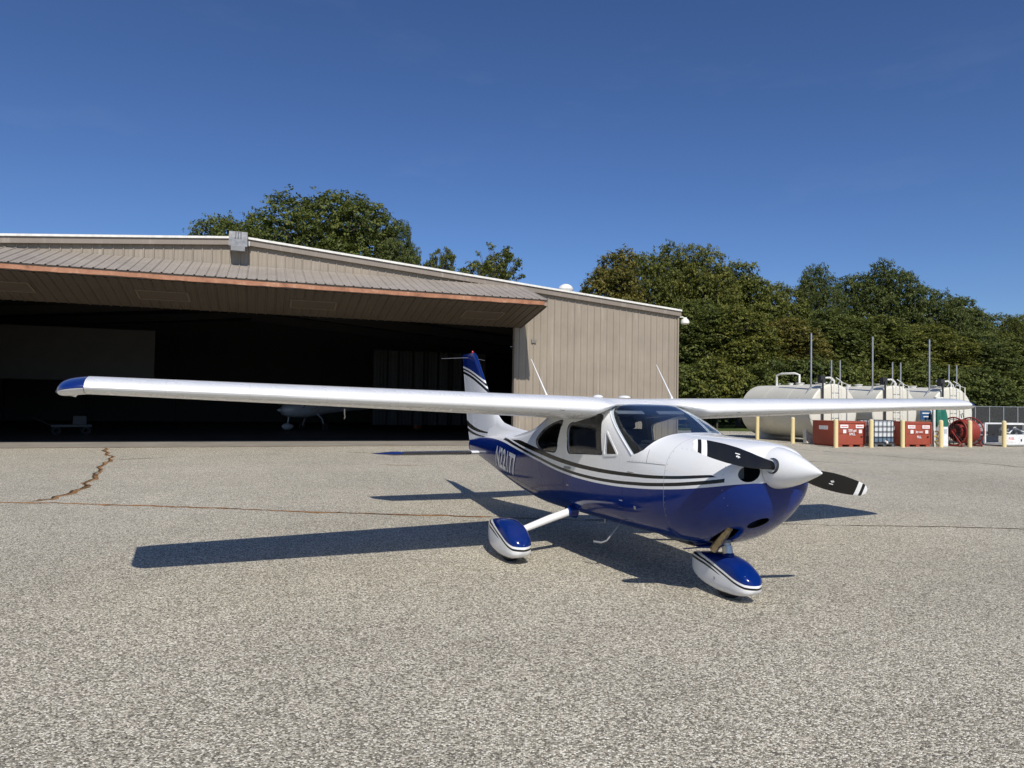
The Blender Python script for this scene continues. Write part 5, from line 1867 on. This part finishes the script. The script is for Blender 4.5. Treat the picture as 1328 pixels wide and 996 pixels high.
GRN, YEL, DRK, BRN, OLV = (1.0, 1.02, .8), (1.4, 1.2, .7), (.74, .80, .68), (1.5, 1.02, .7), (1.2, 1.1, .7)
def at(px, py_top, Y, kind, var, label, tint, rz=0.0, wpx=100, name='tree'):
    """a tree standing Y metres away; wpx is its crown width in picture units at that distance"""
    X = (px - 664) / FPX * Y
    hz = 521.3 + (px - 664) * .01656
    h = CAMZ + (hz - py_top) / FPX * Y
    H0, W0 = {'broad': (20, 20), 'tall': (17, 10.5), 'sparse': (18, 11), 'shrub': (5, 6)}[kind]
    return tree(X, Y, h, kind, var, label, tint, rz, (wpx / FPX * Y) / (W0 * h / H0), name)
# beyond the hangar roof
at(420, 247, 78, 'broad', 0, 'large dark green oak towering above the hangar roof ridge', GRN, 0.4, 260)
at(302, 271, 80, 'broad', 1, 'broad dark green tree above the roof just left of the flood light', GRN, 2.0, 165)
at(515, 284, 74, 'broad', 2, 'round dark green tree at the right end of the clump above the roof', DRK, 1.0, 95)
at(572, 320, 82, 'sparse', 0, 'small thin-leaved tree just peeking over the hangar roof', OLV, .5, 60)
at(640, 314, 74, 'sparse', 1, 'airy sparse-leaved tree standing alone above the hangar roof', OLV, 1.2, 98)
# wood on the right, back row
at(797, 324, 74, 'tall', 0, 'brownish-green tree at the left end of the wood beside the hangar', BRN, 0.0, 100)
at(850, 316, 80, 'broad', 1, 'tall green tree second along the skyline of the wood', OLV, 1.0, 120)
at(905, 319, 78, 'broad', 2, 'yellow-brown tinged tree at the highest part of the wood', YEL, 3.1, 130)
at(962, 340, 80, 'tall', 1, 'olive green tree on the skyline left of the dip in the wood', OLV, 2.2, 110)
at(1012, 366, 82, 'tall', 2, 'olive tree low in the skyline dip of the wood', OLV, .6, 90)
at(1060, 344, 84, 'broad', 0, 'dark tree with a ragged top right of the skyline dip', DRK, 2.8, 80)
at(1132, 341, 86, 'broad', 1, 'big dark green tree crowning the wood above the tanks', DRK, .2, 130)
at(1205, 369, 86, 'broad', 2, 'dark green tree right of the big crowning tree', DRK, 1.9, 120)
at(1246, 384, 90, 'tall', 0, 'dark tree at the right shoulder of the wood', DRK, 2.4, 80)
at(1300, 406, 96, 'broad', 0, 'olive tree low on the skyline near the right edge', OLV, 1.1, 100)
at(1350, 398, 98, 'broad', 1, 'yellow-green tree cut off by the right edge', YEL, .9, 100)
# middle row
at(905, 388, 62, 'tall', 1, 'green tree in the middle of the wood right beside the hangar corner', GRN, .3, 120)
at(958, 396, 60, 'tall', 2, 'bright olive tree in the middle of the wood left of the tanks', YEL, 1.6, 120)
at(1020, 412, 62, 'tall', 0, 'brownish tree in the middle of the wood above the first tank', BRN, 2.7, 110)
at(1080, 400, 66, 'tall', 1, 'green tree in the middle of the wood behind the tall vent pipes', GRN, .9, 120)
at(1140, 410, 66, 'tall', 2, 'olive tree in the middle of the wood behind the second tank', OLV, 3.0, 120)
at(1200, 420, 68, 'tall', 0, 'yellow-green tree in the middle of the wood behind the third tank', YEL, 1.4, 120)
at(1258, 432, 70, 'tall', 1, 'dark tree in the middle of the wood above the chain-link fence', DRK, 2.2, 120)
at(1318, 436, 72, 'tall', 2, 'green tree in the middle of the wood at the right edge', GRN, .1, 130)
# undergrowth
for i, (px, py, Y, tn, lb) in enumerate((
        (890, 472, 54, GRN, 'green shrub at the foot of the wood beside the hangar corner'),
        (930, 464, 54, YEL, 'light green shrub between the hangar corner and the first tank'),
        (975, 474, 55, GRN, 'shrub showing above the left end of the first tank'),
        (1030, 466, 56, DRK, 'dark shrub right behind the first tank'),
        (1088, 470, 57, GRN, 'shrub behind the gap between first and second tank'),
        (1145, 470, 58, OLV, 'olive shrub behind the second tank'),
        (1200, 474, 59, GRN, 'shrub behind the third tank'),
        (1255, 478, 60, DRK, 'dark shrub just right of the third tank'),
        (1305, 480, 61, GRN, 'shrub rising over the fence top near the right edge'),
        (1350, 480, 62, OLV, 'olive shrub at the right edge of the picture'))):
    at(px, py, Y, 'shrub', i % 3, lb, tn, i * 1.3, 95, 'shrub')
# dense dark interior of the wood: one mass of foliage nobody could count
L = []
rnd = random.Random(77)
for i in range(60):
    X = rnd.uniform(14, 95); Y = rnd.uniform(88, 104)
    L.append((X, Y, rnd.uniform(1, 8.5), 4.2, 3.2, 3.4))
for i in range(30):
    X = rnd.uniform(14, 62); Y = rnd.uniform(66, 72)
    L.append((X, Y, rnd.uniform(.6, 3.5), 3.0, 2.0, 2.2))
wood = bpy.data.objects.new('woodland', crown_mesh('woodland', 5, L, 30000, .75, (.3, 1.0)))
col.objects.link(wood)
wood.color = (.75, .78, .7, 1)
tag(wood, 'dense shaded foliage deep inside the wood', 'wood', kind='stuff')
